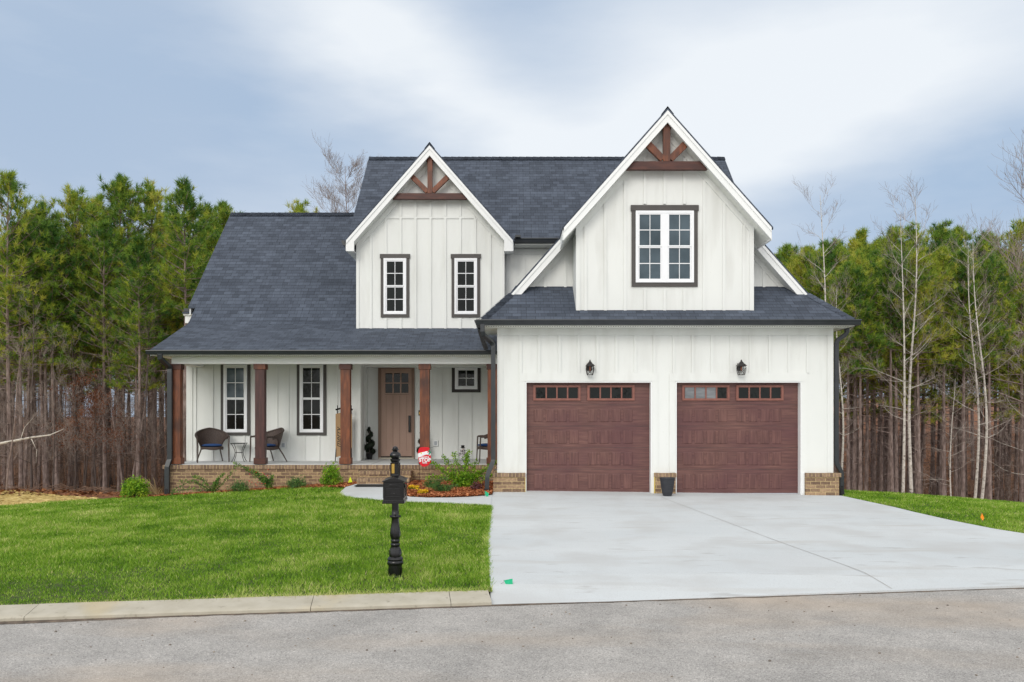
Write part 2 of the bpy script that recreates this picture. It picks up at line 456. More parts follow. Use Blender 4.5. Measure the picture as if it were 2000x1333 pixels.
nmat('wicker', c2((0.035, 0.022, 0.018), (0.095, 0.062, 0.05)), scale=55, rough=0.6, stretch=(1, 1, 1), bump=.6, bdist=.01, detail=2)
nmat('cushion', c2((0.010, 0.045, 0.16), (0.018, 0.07, 0.22)), scale=20, rough=0.9, bump=.2)
nmat('planter', c2((0.018, 0.020, 0.026), (0.038, 0.040, 0.048)), scale=6, rough=0.6, stretch=(1, 1, 9), bump=.5, bdist=.006)
nmat('terracotta', c2((0.25, 0.09, 0.05), (0.33, 0.13, 0.08)), scale=9, rough=0.85)
nmat('brass', c2((0.45, 0.28, 0.05), (0.60, 0.40, 0.10)), scale=9, rough=0.35, metal=.6)
nmat('red_cloth', c2((0.62, 0.006, 0.018), (0.72, 0.012, 0.028)), scale=9, rough=0.8)
nmat('white_print', c2((0.82, 0.83, 0.86), (0.87, 0.87, 0.9)), scale=9, rough=0.8)
nmat('green_print', c2((0.0, 0.18, 0.10), (0.0, 0.25, 0.14)), scale=9, rough=0.8)
nmat('yellow_print', c2((0.75, 0.6, 0.02), (0.8, 0.65, 0.03)), scale=9, rough=0.8)
nmat('black_print', c2((0.01, 0.01, 0.01), (0.02, 0.02, 0.02)), scale=9, rough=0.8)
nmat('burlap', c2((0.30, 0.18, 0.09), (0.42, 0.27, 0.14)), scale=60, rough=0.85, bump=.3)
nmat('flag_green', c2((0.0, 0.33, 0.15), (0.0, 0.42, 0.2)), scale=9, rough=0.6)
nmat('flag_yellow', c2((0.72, 0.85, 0.01), (0.8, 0.9, 0.02)), scale=9, rough=0.6)
nmat('flag_orange', c2((0.95, 0.26, 0.005), (1.0, 0.32, 0.01)), scale=9, rough=0.6)
nmat('wire', c2((0.12, 0.12, 0.12), (0.2, 0.2, 0.2)), scale=9, rough=0.5)
nmat('plastic_white', c2((0.72, 0.74, 0.74), (0.78, 0.8, 0.8)), scale=9, rough=0.4)
nmat('plastic_grey', c2((0.35, 0.38, 0.42), (0.42, 0.45, 0.5)), scale=9, rough=0.4)
nmat('snow_white', c2((0.7, 0.7, 0.68), (0.8, 0.8, 0.78)), scale=12, rough=0.8)
nmat('plaid', [(0.42, (0.02, 0.02, 0.025)), (0.5, (0.35, 0.3, 0.33)), (0.58, (0.7, 0.66, 0.66))], scale=40, rough=0.9, detail=1)
nmat('carrot', c2((0.7, 0.25, 0.03), (0.8, 0.3, 0.05)), scale=9, rough=0.7)
nmat('yellow_line', c2((0.60, 0.42, 0.02), (0.72, 0.52, 0.05)), scale=9, rough=0.7)
def glassmat():
    m, N, L, b = _new('glass')
    tc = N.new('ShaderNodeTexCoord'); nz = N.new('ShaderNodeTexNoise'); nz.inputs['Scale'].default_value = 2.3
    nz.inputs['Detail'].default_value = 3
    L.new(tc.outputs['Object'], nz.inputs[0])
    r = _ramp(N, c2((0.003, 0.004, 0.004), (0.009, 0.012, 0.011))); L.new(nz.outputs[0], r.inputs[0]); L.new(r.outputs[0], b.inputs['Base Color'])
    b.inputs['Roughness'].default_value = 0.02; b.inputs['Specular IOR Level'].default_value = 0.22
    bp = N.new('ShaderNodeBump'); bp.inputs['Strength'].default_value = 0.06; bp.inputs['Distance'].default_value = 0.05
    L.new(nz.outputs[0], bp.inputs['Height']); L.new(bp.outputs[0], b.inputs['Normal'])
glassmat()
nmat('blind', c2((0.10, 0.14, 0.15), (0.20, 0.25, 0.26)), scale=3, rough=0.25, spec=.7)
nmat('sky_reflection_pane', c2((0.022, 0.042, 0.056), (0.065, 0.098, 0.122)), scale=1.6, rough=0.03, spec=.45)  # blue-grey sky reflection put into the base colour of the panes
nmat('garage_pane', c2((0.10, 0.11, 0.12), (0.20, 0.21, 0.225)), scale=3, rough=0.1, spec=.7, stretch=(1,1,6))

# ground materials
nmat('driveway_concrete', [(0.3, (0.55, 0.58, 0.60)), (0.7, (0.625, 0.65, 0.665))], scale=0.7, rough=0.8, bump=.06, stretch=(.35, 1, 1), spec=.25,
     second=[(3.2, (.5, 2.2, 1), (0.36, 0.35, 0.34), 0.55, .63, .71), (0.9, (1, .5, 1), (0.56, 0.575, 0.585), 0.6, .5, .7), (70, (1, 1, 1), (0.38, 0.39, 0.40), 0.4, .5, .75), (1.6, (.25, 1.5, 1), (0.45, 0.43, 0.40), 0.5, .58, .75), (1.1, (1, 1, 1), (0.50, 0.505, 0.505), 0.7, .48, .68)])
nmat('kerb_concrete', [(0.3, (0.40, 0.365, 0.29)), (0.7, (0.49, 0.455, 0.38))], scale=5, rough=0.9, bump=.3, detail=8,
     second=[(1.3, (1, 1, 1), (0.52, 0.42, 0.24), 0.7, .55, .75), (14, (1, 1, 1), (0.22, 0.19, 0.15), 0.6, .62, .75)])
def asphalt():
    m, N, L, b = _new('asphalt')
    tc = N.new('ShaderNodeTexCoord')
    vo = N.new('ShaderNodeTexVoronoi'); vo.inputs['Scale'].default_value = 120; L.new(tc.outputs['Object'], vo.inputs[0])
    sp = N.new('ShaderNodeSeparateColor'); L.new(vo.outputs['Color'], sp.inputs[0])
    r = _ramp(N, [(0.0, (0.22, 0.208, 0.20)), (0.25, (0.36, 0.344, 0.33)), (0.85, (0.45, 0.432, 0.415)), (1.0, (0.60, 0.575, 0.545))])
    L.new(sp.outputs[0], r.inputs[0])
    nz = N.new('ShaderNodeTexNoise'); nz.inputs['Scale'].default_value = 0.55; nz.inputs['Detail'].default_value = 6
    mp = N.new('ShaderNodeMapping'); mp.inputs['Scale'].default_value = (0.45, 1.2, 1); L.new(tc.outputs['Object'], mp.inputs[0]); L.new(mp.outputs[0], nz.inputs[0])
    mr = N.new('ShaderNodeMapRange'); mr.inputs['From Min'].default_value = .48; mr.inputs['From Max'].default_value = .68; mr.inputs['To Max'].default_value = 0.62
    L.new(nz.outputs[0], mr.inputs['Value'])
    mx = N.new('ShaderNodeMix'); mx.data_type = 'RGBA'; L.new(mr.outputs[0], mx.inputs[0]); L.new(r.outputs[0], mx.inputs[6])
    mx.inputs[7].default_value = (0.47, 0.385, 0.305, 1)
    n3 = N.new('ShaderNodeTexNoise'); n3.inputs['Scale'].default_value = 1.7; n3.inputs['Detail'].default_value = 8; n3.inputs['Roughness'].default_value = .7
    L.new(tc.outputs['Object'], n3.inputs[0])
    rp = _ramp(N, [(0.3, (0.80, 0.80, 0.80)), (0.7, (1.18, 1.17, 1.16))]); L.new(n3.outputs[0], rp.inputs[0])
    m2 = N.new('ShaderNodeMix'); m2.data_type = 'RGBA'; m2.blend_type = 'MULTIPLY'; m2.inputs[0].default_value = 1
    L.new(mx.outputs[2], m2.inputs[6]); L.new(rp.outputs[0], m2.inputs[7]); L.new(m2.outputs[2], b.inputs['Base Color'])
    b.inputs['Roughness'].default_value = 0.85; b.inputs['Specular IOR Level'].default_value = .3
    bp = N.new('ShaderNodeBump'); bp.inputs['Strength'].default_value = 0.6; bp.inputs['Distance'].default_value = 0.006
    L.new(vo.outputs['Distance'], bp.inputs['Height']); L.new(bp.outputs[0], b.inputs['Normal'])
asphalt()
nmat('soil_lawn', c2((0.035, 0.055, 0.010), (0.075, 0.095, 0.022)), scale=9, rough=0.95, bump=.4)
nmat('litter', [(0.25, (0.11, 0.042, 0.018)), (0.5, (0.25, 0.095, 0.038)), (0.75, (0.42, 0.19, 0.08))], scale=7, rough=0.95, bump=.6, bdist=.05, detail=8,
     second=[(0.25, (1, 1, 1), (0.085, 0.052, 0.030), 0.7, .45, .65)])
nmat('straw', [(0.25, (0.45, 0.31, 0.09)), (0.5, (0.60, 0.44, 0.15)), (0.75, (0.72, 0.56, 0.22))], scale=16, rough=0.9, bump=.6, bdist=.02, detail=8, stretch=(.5, 1, 1))
nmat('mulch', [(0.25, (0.07, 0.022, 0.010)), (0.75, (0.22, 0.075, 0.035))], scale=30, rough=0.9, bump=.6, bdist=.02)
leafmat('mulch_chip', [(0.15, (0.14, 0.040, 0.014)), (0.5, (0.38, 0.115, 0.042)), (0.85, (0.62, 0.27, 0.12))], scale=40, trans=0, rnd=0)
leafmat('litter_leaf', [(0.15, (0.09, 0.032, 0.014)), (0.5, (0.19, 0.075, 0.032)), (0.85, (0.34, 0.15, 0.06))], scale=20, trans=0, rnd=0)
leafmat('straw_stalk', [(0.15, (0.44, 0.30, 0.09)), (0.5, (0.66, 0.49, 0.17)), (0.85, (0.82, 0.66, 0.30))], scale=20, trans=0, rnd=0)
leafmat('grass', [(0.10, (0.055, 0.155, 0.005)), (0.40, (0.165, 0.335, 0.014)), (0.70, (0.33, 0.49, 0.055)), (0.95, (0.66, 0.66, 0.26))], scale=1.3, trans=.3, rnd=0, rough=.5)
leafmat('needles', [(0.08, (0.055, 0.145, 0.026)), (0.35, (0.175, 0.295, 0.036)), (0.64, (0.36, 0.43, 0.045)), (0.95, (0.55, 0.52, 0.09))], scale=0.55, trans=.3, rnd=.45)
leafmat('leaf_bright', [(0.2, (0.06, 0.18, 0.010)), (0.5, (0.18, 0.36, 0.02)), (0.85, (0.42, 0.55, 0.03))], scale=6, trans=.25, rnd=0)
leafmat('leaf_mid', [(0.2, (0.040, 0.12, 0.022)), (0.5, (0.11, 0.235, 0.04)), (0.85, (0.29, 0.38, 0.055))], scale=6, trans=.25, rnd=0)
leafmat('leaf_juniper', [(0.2, (0.030, 0.09, 0.026)), (0.5, (0.08, 0.18, 0.045)), (0.85, (0.20, 0.31, 0.06))], scale=8, trans=.2, rnd=0)
leafmat('leaf_black', [(0.2, (0.004, 0.008, 0.004)), (0.85, (0.012, 0.022, 0.010))], scale=8, trans=0, rnd=0)
leafmat('petal_yellow', [(0.2, (0.65, 0.36, 0.01)), (0.85, (0.85, 0.62, 0.02))], scale=8, trans=.2, rnd=0)
leafmat('leaf_purple', [(0.2, (0.05, 0.015, 0.02)), (0.85, (0.20, 0.08, 0.09))], scale=8, trans=.1, rnd=0)
leafmat('dead_leaf', [(0.2, (0.11, 0.038, 0.018)), (0.85, (0.24, 0.09, 0.04))], scale=3, trans=.2, rnd=0)
leafmat('dry_blade', [(0.2, (0.40, 0.28, 0.13)), (0.85, (0.62, 0.48, 0.26))], scale=8, trans=.2, rnd=0)
nmat('pine_bark', [(0.3, (0.10, 0.070, 0.060)), (0.5, (0.235, 0.175, 0.155)), (0.7, (0.37, 0.295, 0.27))], scale=9, rough=0.95, stretch=(1, 1, .35), bump=.7, bdist=.02, detail=6)
nmat('dark_bark', [(0.3, (0.045, 0.033, 0.028)), (0.7, (0.125, 0.095, 0.085))], scale=9, rough=0.95, stretch=(1, 1, .35), bump=.6, bdist=.02)
nmat('pale_bark', [(0.33, (0.12, 0.10, 0.085)), (0.42, (0.50, 0.46, 0.41)), (0.7, (0.70, 0.66, 0.60))], scale=7, rough=0.9, stretch=(1, 1, 1.6), bump=.3, bdist=.01)
nmat('twig_grey', c2((0.19, 0.155, 0.135), (0.34, 0.28, 0.25)), scale=3, rough=0.9)
nmat('brush', c2((0.11, 0.064, 0.043), (0.26, 0.165, 0.115)), scale=1.5, rough=0.95)
# ================================================================== HOUSE
M = MT
house = empty('house', (0, 0, 0), label='white board-and-batten house with dark shingle roofs, two front gables and brown wood trim', cat='house')
GX0, GX1, GY = -0.322, 6.967, 17.78          # garage front wall
RX, RZ, RM = 3.30, 8.248, 1.13               # garage gable ridge x, height, pitch
def zg(x): return RZ - RM * abs(x - RX)
def battens(mb, xs, y, zlo, zhi, w=.06, t=.028):
    for x in xs:
        a = zlo(x) if callable(zlo) else zlo
        b = zhi(x) if callable(zhi) else zhi
        if b - a > .06: mb.box(x - w/2, x + w/2, y - t, y + .002, a, b)

# ---- garage front wall
w = MB()
D1, D2 = (.289, 3.033), (3.544, 6.278)
w.box(GX0, D1[0], GY, GY + .25, .0, 2.474).box(D1[1], D2[0], GY, GY + .25, .0, 2.474).box(D2[1], GX1, GY, GY + .25, .0, 2.474)
w.box(GX0, GX1, GY, GY + .25, 2.474, 3.66)
w.box(GX0, GX0 + .2, GY + .25, 21.86, -.3, 3.66).box(GX1 - .2, GX1, GY + .25, 26.5, -1.2, 3.66)
battens(w, [X(p, 90) for p in (1017, 1053, 1093, 1130, 1167, 1204, 1241, 1278, 1316, 1353, 1390.6, 1428, 1465.5, 1503, 1541, 1577)], GY, 2.655, 3.47)
w.box(GX0, GX1, GY - .022, GY + .002, 3.47, 3.63)
for a, b in (D1, D2):
    w.box(a - .13, b + .13, GY - .024, GY + .002, 2.476, 2.655)
for a, b in ((GX0, GX0 + .13), (GX1 - .13, GX1)): w.box(a, b, GY - .021, GY + .002, .49, 3.468)
for a, b in ((D1[0] - .13, D1[0] - .002), (D1[1] + .002, D1[1] + .13), (D2[0] - .13, D2[0] - .002), (D2[1] + .002, D2[1] + .13)):
    w.box(a, b, GY - .0205, GY + .002, .49, 2.474)
w.build('garage_wall', M['siding'], house)
t = MB()
for a, b in (D1, D2):
    t.box(a, a + .025, GY - .03, GY + .17, .0, 2.47).box(b - .025, b, GY - .03, GY + .17, .0, 2.47).box(a, b, GY - .028, GY + .17, 2.445, 2.47)
t.box(D2[1] + .001, D2[1] + .06, GY - .032, GY, .0, .5).box(D1[1] + .001, D1[1] + .045, GY - .032, GY, 0, .5)
t.build('door_casing', M['white_trim'], house)
# ---- brick piers
for x0, x1 in ((-.405, .279), (3.085, 3.535), (6.345, 7.065)):
    b = MB(); b.box(x0, x1, GY - .09, GY + (.9 if x0 < 0 or x1 > 7 else .0) - .001, -.3, .40)
    po = b.build('brick_pier', M['brick'], house)
    c = MB(); c.box(x0 - .012, x1 + .012, GY - .115, GY + .9 if (x0 < 0 or x1 > 7) else GY - .001, .402, .485)
    if x1 > 7: c = MB(); c.box(x0 - .004, x1 + .04, GY - .115, GY + .94, .402, .485)
    c.build('brick_cap', M['rowlock'], po)
for x in (.279, 3.081):
    yl = MB(); yl.box(x, x + .008, GY - .094, GY - .03, .0, .49); yl.build('sealant_strip', M['yellow_line'], house)

# ---- garage doors
def garage_door(x0, x1, pale_panes):
    W = x1 - x0 - .05; xo = x0 + .025; y = GY + .14; z0, z1 = .035, 2.445
    cuts = [z0, .555, 1.025, 1.50, 1.965, z1]
    b = MB()
    b.box(xo, xo + W, y, y + .05, z0, z1)
    root = b.build('garage_door', M['door_grain_h'], house)
    pan = MB(); sl_ = MB()
    colx = []
    for g in (0, 1):
        base = xo + (.165 if g == 0 else 1.345)
        for k in range(4): colx.append((base + k * .2575, base + k * .2575 + .205))
    for s in range(4):
        for a, c in colx:
            za, zb = cuts[s] + .09, cuts[s + 1] - .10
            # recessed flat with raised field
            pan = MB()
            pan.prism([(a, y - .001, za), (c, y - .001, za), (c, y - .001, zb), (a, y - .001, zb)], (0, -.004, 0))
            pan.add([(a+.014, y-.012, za+.014), (c-.014, y-.012, za+.014), (c-.014, y-.012, zb-.014), (a+.014, y-.012, zb-.014),
                     (a, y-.005, za), (c, y-.005, za), (c, y-.005, zb), (a, y-.005, zb)],
                    [(0,1,2,3), (4,5,1,0), (5,6,2,1), (6,7,3,2), (7,4,0,3)])
            pan.build('raised_panel', M['door_grain_v'], root)
    for k in range(1, 5): sl_.box(xo, xo + W, y - .002, y + .001, cuts[k] - .004, cuts[k] + .002)
    sl_.build('section_joint', M['lantern_metal'], root)
    for g in (0, 1):
        a = xo + (.165 if g == 0 else 1.345) - .015; c = a + 1.035; za, zb = 2.055, 2.395
        f = MB(); fw = .05
        f.box(a, c, y - .03, y, za, za + fw).box(a, c, y - .03, y, zb - fw, zb)
        f.box(a, a + fw, y - .03, y, za + fw, zb - fw).box(c - fw, c, y - .03, y, za + fw, zb - fw)
        iw = (c - a - 2 * fw)
        for k in (1, 2, 3):
            xm = a + fw + iw * k / 4
            f.box(xm - .016, xm + .016, y - .026, y, za + fw, zb - fw)
        wr = f.build('window_frame', M['door_window_frame'], root, bevel=.004)
        for k in range(4):
            p = MB(); p.box(a + fw + iw * k / 4 + .016, a + fw + iw * (k + 1) / 4 - .016, y - .009, y - .001, za + fw, zb - fw)
            mat = 'glass'
            if pale_panes: mat = ('garage_pane', 'garage_pane', 'garage_pane', 'glass')[k] if g == 0 else ('glass', 'glass', 'glass', 'glass')[k]  # three panes of the left group get a paler base colour
            p.build('pane', M[mat], root)
    s = MB(); s.box(xo, xo + W, y - .012, y + .03, .0, .034); s.build('bottom_seal', M['plastic_grey'], root)
garage_door(D1[0], D1[1], False)
garage_door(D2[0], D2[1], True)

# ---- garage upper dormer wall and the gable wall behind it
DY = 17.72
def ztop(x): return zg(x) - .27
w = MB(); w.pxz([(1.384, 3.85), (5.227, 3.85), (5.227, ztop(5.227)), (RX, ztop(RX)), (1.384, ztop(1.384))], DY, 19.0)
def fr(x): return ztop(x) - .20
bx = [1.43 + 0, 5.18]
battens(w, [1.43, 5.18], DY, 4.0, lambda x: ztop(x), w=.09)
battens(w, [RX + .427 * k for k in (-4, -3, 3, 4)], DY, 4.0, fr)
battens(w, [RX + .427 * k for k in (-2, 2)], DY, 6.299, fr)
battens(w, [RX + .427 * k for k in (-1, 0, 1)], DY, 6.30, fr)
battens(w, [RX + .427 * k for k in (-1, 0, 1)], DY, 4.0, 4.46)
battens(w, [RX + .427 * k for k in (-2, 2)], DY, 4.0, 6.298)
for s in (-1, 1):       # sloping frieze boards
    xe = RX + s * (1.92)
    w.prism([(RX + s*.002, DY + .001, ztop(RX)), (xe, DY + .001, ztop(xe)), (xe, DY + .001, ztop(xe) - .19), (RX + s*.002, DY + .001, ztop(RX) - .19)], (0, -.021, 0))
w.build('dormer_wall', M['siding'], house)
w = MB(); w.pxz([(-.30, 4.0), (6.90, 4.0), (6.90, zg(6.90) - .27), (RX, ztop(RX)), (-.30, zg(-.30) - .27)], 18.70, 19.3)
battens(w, [X(p, 85.6) for p in (1065, 1104, 1492, 1532)], 18.70, 4.6, lambda x: zg(x) - .27 - .18, w=.06)
for s in (-1, 1):
    xa, xe = RX + s * 2.0, RX + s * 3.5
    w.prism([(xa, 18.701, zg(xa) - .27), (xe, 18.701, zg(xe) - .27), (xe, 18.701, zg(xe) - .45), (xa, 18.701, zg(xa) - .45)], (0, -.021, 0))
w.build('gable_wall', M['siding'], house)

# ---- garage roof
EVX = RX + (RZ - 3.745) / RM - .0            # right eave x
EVL = RX - (RZ - 3.745) / RM
SK = .68
def zsk(x, y): return 3.745 + SK * (y - 17.33)
TIP = 2.234
r = MB(); TH = .05
for s in (-1, 1):
    f = lambda x, y: zg(x)
    xe = RX + s * (EVX - RX)
    r.slab([(RX, 17.35), (RX + s*TIP, 17.35), (RX + s*TIP, 26), (RX, 26)], f, TH)
    xh = xe - s * (SK / RM) * (18.35 - 17.33)
    if s > 0: r.slab([(RX + s*TIP, 18.35), (xh, 18.35), (xe, 17.33), (xe, 26), (RX + s*TIP, 26)], f, TH)
    else: r.slab([(RX + s*TIP, 18.35), (xh, 18.35), (xe, 17.33), (xe, 19.6), (RX + s*TIP, 22.2)], f, TH)
XHR = EVX - (SK / RM) * 1.02; XHL = EVL + (SK / RM) * 1.02
r.slab([(EVL, 17.33), (EVX, 17.33), (XHR, 18.35), (XHR - .16, 18.74), (XHL + .16, 18.74), (XHL, 18.35)], zsk, TH)
groof = r.build('garage_roof', M['shingle'], house)
# ridge and hip caps
c = MB()
def cap(p, q, w=.13, lift=.012, n=None):
    p, q = Vector(p), Vector(q); L_ = (q - p).length; k = int(L_ / .20); t = (q - p) / L_
    s = t.cross(Vector((0, 0, 1))).normalized()
    drop = n if n is not None else .09
    for i in range(k):
        a = p + t * (L_ * i / k); b_ = p + t * (L_ * (i + 1) / k + .015)
        u = Vector((0, 0, lift + .010)); u0 = Vector((0, 0, lift))
        c.add([a + s*w - Vector((0,0,drop)) + u, a + u + Vector((0,0,.02)), a - s*w - Vector((0,0,drop)) + u,
               b_ + s*w - Vector((0,0,drop)) + u0, b_ + u0 + Vector((0,0,.02)), b_ - s*w - Vector((0,0,drop)) + u0],
              [(0, 1, 4, 3), (1, 2, 5, 4), (0, 3, 4, 1)])
cap((EVX - .02, 17.35, 3.75), (XHR, 18.35, zsk(0, 18.35)), n=.05); c.build('hip_cap', M['shingle'], groof); c = MB()
cap((EVL + .02, 17.35, 3.75), (XHL, 18.35, zsk(0, 18.35)), n=.05); c.build('hip_cap', M['shingle'], groof); c = MB()
cap((RX, 17.36, RZ), (RX, 24, RZ), n=.145)
c.build('ridge_cap', M['shingle'], groof)

def barge(name, xc, y, zf, xa, xb, s, parent, h=.255, th=.05, ret=0.0):
    """sloping white barge board from xa (upper) to xb (lower)"""
    b = MB()
    za, zb = zf(xa) - .052, zf(xb) - .052
    b.prism([(xa, y, za), (xb, y, zb), (xb, y, zb - h), (xa, y, za - h)], (0, th, 0))
    # thinner shadow board along the top edge
    b.prism([(xa, y - .018, za), (xb, y - .018, zb), (xb, y - .018, zb - .085), (xa, y - .018, za - .085)], (0, .0175, 0))
    return b.build(name, M['white_trim'], parent)
def soffit(xa, xb, y0, y1, zf, s, parent, dz=.285):
    b = MB()
    b.prism([(xa, y0, zf(xa) - dz), (xb, y0, zf(xb) - dz), (xb, y0, zf(xb) - dz + .02), (xa, y0, zf(xa) - dz + .02)], (0, y1 - y0, 0))
    # panel grooves
    L_ = abs(xb - xa); n = int(L_ / .11)
    for i in range(1, n):
        x = xa + (xb - xa) * i / n
        b.prism([(x - .006, y0, zf(x - .006) - dz - .006), (x + .006, y0, zf(x + .006) - dz - .006), (x + .006, y0, zf(x + .006) - dz + .001), (x - .006, y0, zf(x - .006) - dz + .001)], (0, y1 - y0, 0))
    return b.build('soffit', M['soffit'], parent)
for s in (-1, 1):
    barge('barge_board', RX, 17.36, zg, RX, RX + s*(TIP - .035), s, groof, h=.25)
    soffit(RX + s*.10, RX + s*(TIP - .05), 17.412, 17.715, zg, s, groof, dz=.29)
    barge('barge_board', RX, 18.36, zg, RX + s*(TIP - .25), RX + s*3.56, s, groof, h=.26)
    soffit(RX + s*(TIP-.25), RX + s*3.5, 18.412, 18.695, zg, s, groof, dz=.30)
    # side of the projecting eave: plumb fascia and level return
    xo = RX + s*(TIP - .03)
    f = MB(); f.box(xo - .02, xo + .02, 17.412, 18.6, zg(xo) - .30, zg(xo) - .06)
    f.build('fascia', M['white_trim'], groof)
    xw = 5.228 if s > 0 else 1.383
    f = MB(); f.prism([(xw, 17.716, zg(xw) - .29), (xo, 17.716, zg(xo) - .29), (xo, 17.716, zg(xo) - .27), (xw, 17.716, zg(xw) - .27)], (0, .975, 0))
    f.build('soffit', M['soffit'], groof)
# front and side soffit of the skirt
b = MB(); b.box(EVL + .02, EVX - .02, 17.36, GY - .023, 3.628, 3.66)
b.box(EVL + .02, GX0 - .003, GY - .023, 19.4, 3.628, 3.66).box(GX1 + .003, EVX - .02, GY - .023, 26, 3.628, 3.66)
b.build('soffit', M['soffit'], groof)
vs_ = MB()
for i in range(150):
    x = EVL + .08 + i * .052
    if x < EVX - .08: vs_.box(x, x + .018, 17.40, 17.47, 3.6245, 3.629)
vs_.build('soffit_vent', M['grey_trim'], groof)

def gutter_prof(y_in, z_top, h=.115, d=.11, back=0.0):
    """K style profile in (y,z) with the face leaning out, front towards -y"""
    return [(y_in, z_top), (y_in - d, z_top), (y_in - d - .004, z_top - .02), (y_in - d*.86, z_top - .045), (y_in - d*.62, z_top - h), (y_in, z_top - h)]
g = MB(); g.pyz(gutter_prof(17.335, 3.755), EVL - .07, EVX + .07)
for s, xe in ((-1, EVL), (1, EVX)):      # side gutters
    pr = [(xe, 3.755), (xe + s*.11, 3.755), (xe + s*.114, 3.735), (xe + s*.095, 3.71), (xe + s*.068, 3.64), (xe, 3.64)]
    g.pxz(pr, 17.337, 19.35 if s < 0 else 26)
g.build('gutter', M['gutter'], house)

# ---- wood trusses in the gables
def truss(xc, y, zf, zb, hb, halfw, kp_top, dx, dz_, wk, parent):
    b = MB()
    # level beam cut to the slope at its ends
    zl, zh = zb, zb + hb
    def xat(z): return halfw(z)
    b.prism([(xc - xat(zl), y, zl), (xc + xat(zl), y, zl), (xc + xat(zh), y, zh), (xc - xat(zh), y, zh)], (0, .11, 0))
    o = b.build('gable_truss', M['stained_beam'], parent, bevel=.006)
    k = MB(); k.pxz([(xc - wk/2, zh + .001), (xc + wk/2, zh + .001), (xc + wk/2, kp_top - wk*.5), (xc, kp_top), (xc - wk/2, kp_top - wk*.5)], y + .004, y + .106)
    k.build('king_post', M['stained_wood'], o, bevel=.005)
    for s in (-1, 1):
        a = Vector((xc + s*(wk/2 + .001), 0, zh + .04)); e = Vector((xc + s*dx, 0, dz_))
        t_ = (e - a).normalized(); n_ = Vector((-t_.z, 0, t_.x)) * (wk * .5)
        q = [a + n_, e + n_, e - n_, a - n_]
        m_ = MB(); m_.prism([(p.x, y + .008, max(p.z, zh + .002)) for p in q], (0, .094, 0))
        m_.build('brace', M['stained_wood'], o, bevel=.005)
def hw_g(z): return (RZ - .30 - z) / RM
truss(RX, 17.45, zg, Z(330, 92.0), .18, hw_g, RZ - .27, .43, 7.555, .15, groof)

# ---- LEFT GABLE DORMER over the porch
LX, LZ, LM = -2.075, 8.576, 1.139
def zl_(x): return LZ - LM * abs(x - LX)
WY = 20.96
wx0, wx1 = -3.976, -.197
w = MB(); w.pxz([(wx0, 3.4), (wx1, 3.4), (wx1, zl_(wx1) - .27), (LX, LZ - .27), (wx0, zl_(wx0) - .27)], WY, 22.6)
cx = (wx0 + wx1) / 2
tl = lambda x: zl_(x) - .27 - .20
zband = Z(426, 76.2)
battens(w, [wx0 + .03, wx1 - .03], WY, 3.8, lambda x: zl_(x) - .27, w=.07)
sp = .381
full = [cx + sp * k for k in (-4, -1, 0, 1, 4)]
battens(w, full, WY, 3.8, lambda x: min(tl(x), zband - .03))
for k in (-3, -2, 2, 3):
    battens(w, [cx + sp * k], WY, 5.86, lambda x: min(tl(x), zband - .03))
    battens(w, [cx + sp * k], WY, 3.8, 4.22)
battens(w, [cx + sp * k for k in (-2, -1, 0, 1, 2)], WY, zband + .03, lambda x: min(tl(x), Z(389, 77)+.1))
hb_ = (LZ - .47 - zband) / LM
w.box(cx - hb_, cx + hb_, WY - .020, WY + .002, zband - .03, zband + .03)
for s in (-1, 1):
    xe = LX + s * 1.87
    w.prism([(LX + s*.002, WY + .001, zl_(LX) - .27), (xe, WY + .001, zl_(xe) - .27), (xe, WY + .001, zl_(xe) - .46), (LX + s*.002, WY + .001, zl_(LX) - .46)], (0, -.022, 0))
w.build('dormer_wall', M['siding'], house)
MS, MY, MZ = .975, 20.9, 6.234               # main upper roof: slope, eave y, eave z
LT = 2.133
r = MB()
for s in (-1, 1):
    yv = MY + (LZ - LM * LT - MZ) / MS + .25
    r.slab([(LX, 20.60), (LX + s*LT, 20.60), (LX + s*LT, 22.2 if s < 0 else 21.1), (LX, 23.6)], lambda x, y: zl_(x), TH)
droof = r.build('dormer_roof', M['shingle'], house)
c = MB(); cap((LX, 20.61, LZ), (LX, 23.4, LZ), n=.145); c.build('ridge_cap', M['shingle'], droof)
for s in (-1, 1):
    barge('barge_board', LX, 20.61, zl_, LX, LX + s*(LT - .035), s, droof, h=.25)
    soffit(LX + s*.10, LX + s*(LT - .05), 20.662, WY - .024, zl_, s, droof, dz=.29)
    # boxed return at the foot of the rake
    xo = LX + s*(LT - .035); xi = wx0 if s < 0 else wx1
    zt = zl_(xo) - .30; zi = zl_(xi) - .30
    f = MB(); f.pxz([(xo, zt), (xi, zi + .02), (xi, zt - .0), ], 20.615, 20.66) if False else None
    f.pxz([(xo, zt + .004), (xi, zi + .02), (xi, zt - .02), (xo, zt - .02)], 20.611, 20.655)
    f.box(min(xo, xi), max(xo, xi), 20.656, 22.1 if s < 0 else WY - .003, zt - .019, zt + .001)
    f.box(xo - .02, xo + .02, 20.662, 22.1 if s < 0 else 20.95, zt + .002, zl_(xo) - .055)
    f.build('eave_return', M['white_trim'], droof)
def hw_l(z): return (LZ - .30 - z) / LM
truss(LX, 20.70, zl_, Z(389.5, 77.3), .155, hw_l, LZ - .27, .475, 7.80, .125, droof)
g = MB(); xe = LX - LT
g.pxz([(xe, 6.15), (xe - .1, 6.15), (xe - .1, 6.12), (xe - .06, 6.03), (xe, 6.03)], 20.68, 22.35)
g.build('gutter', M['gutter'], house)

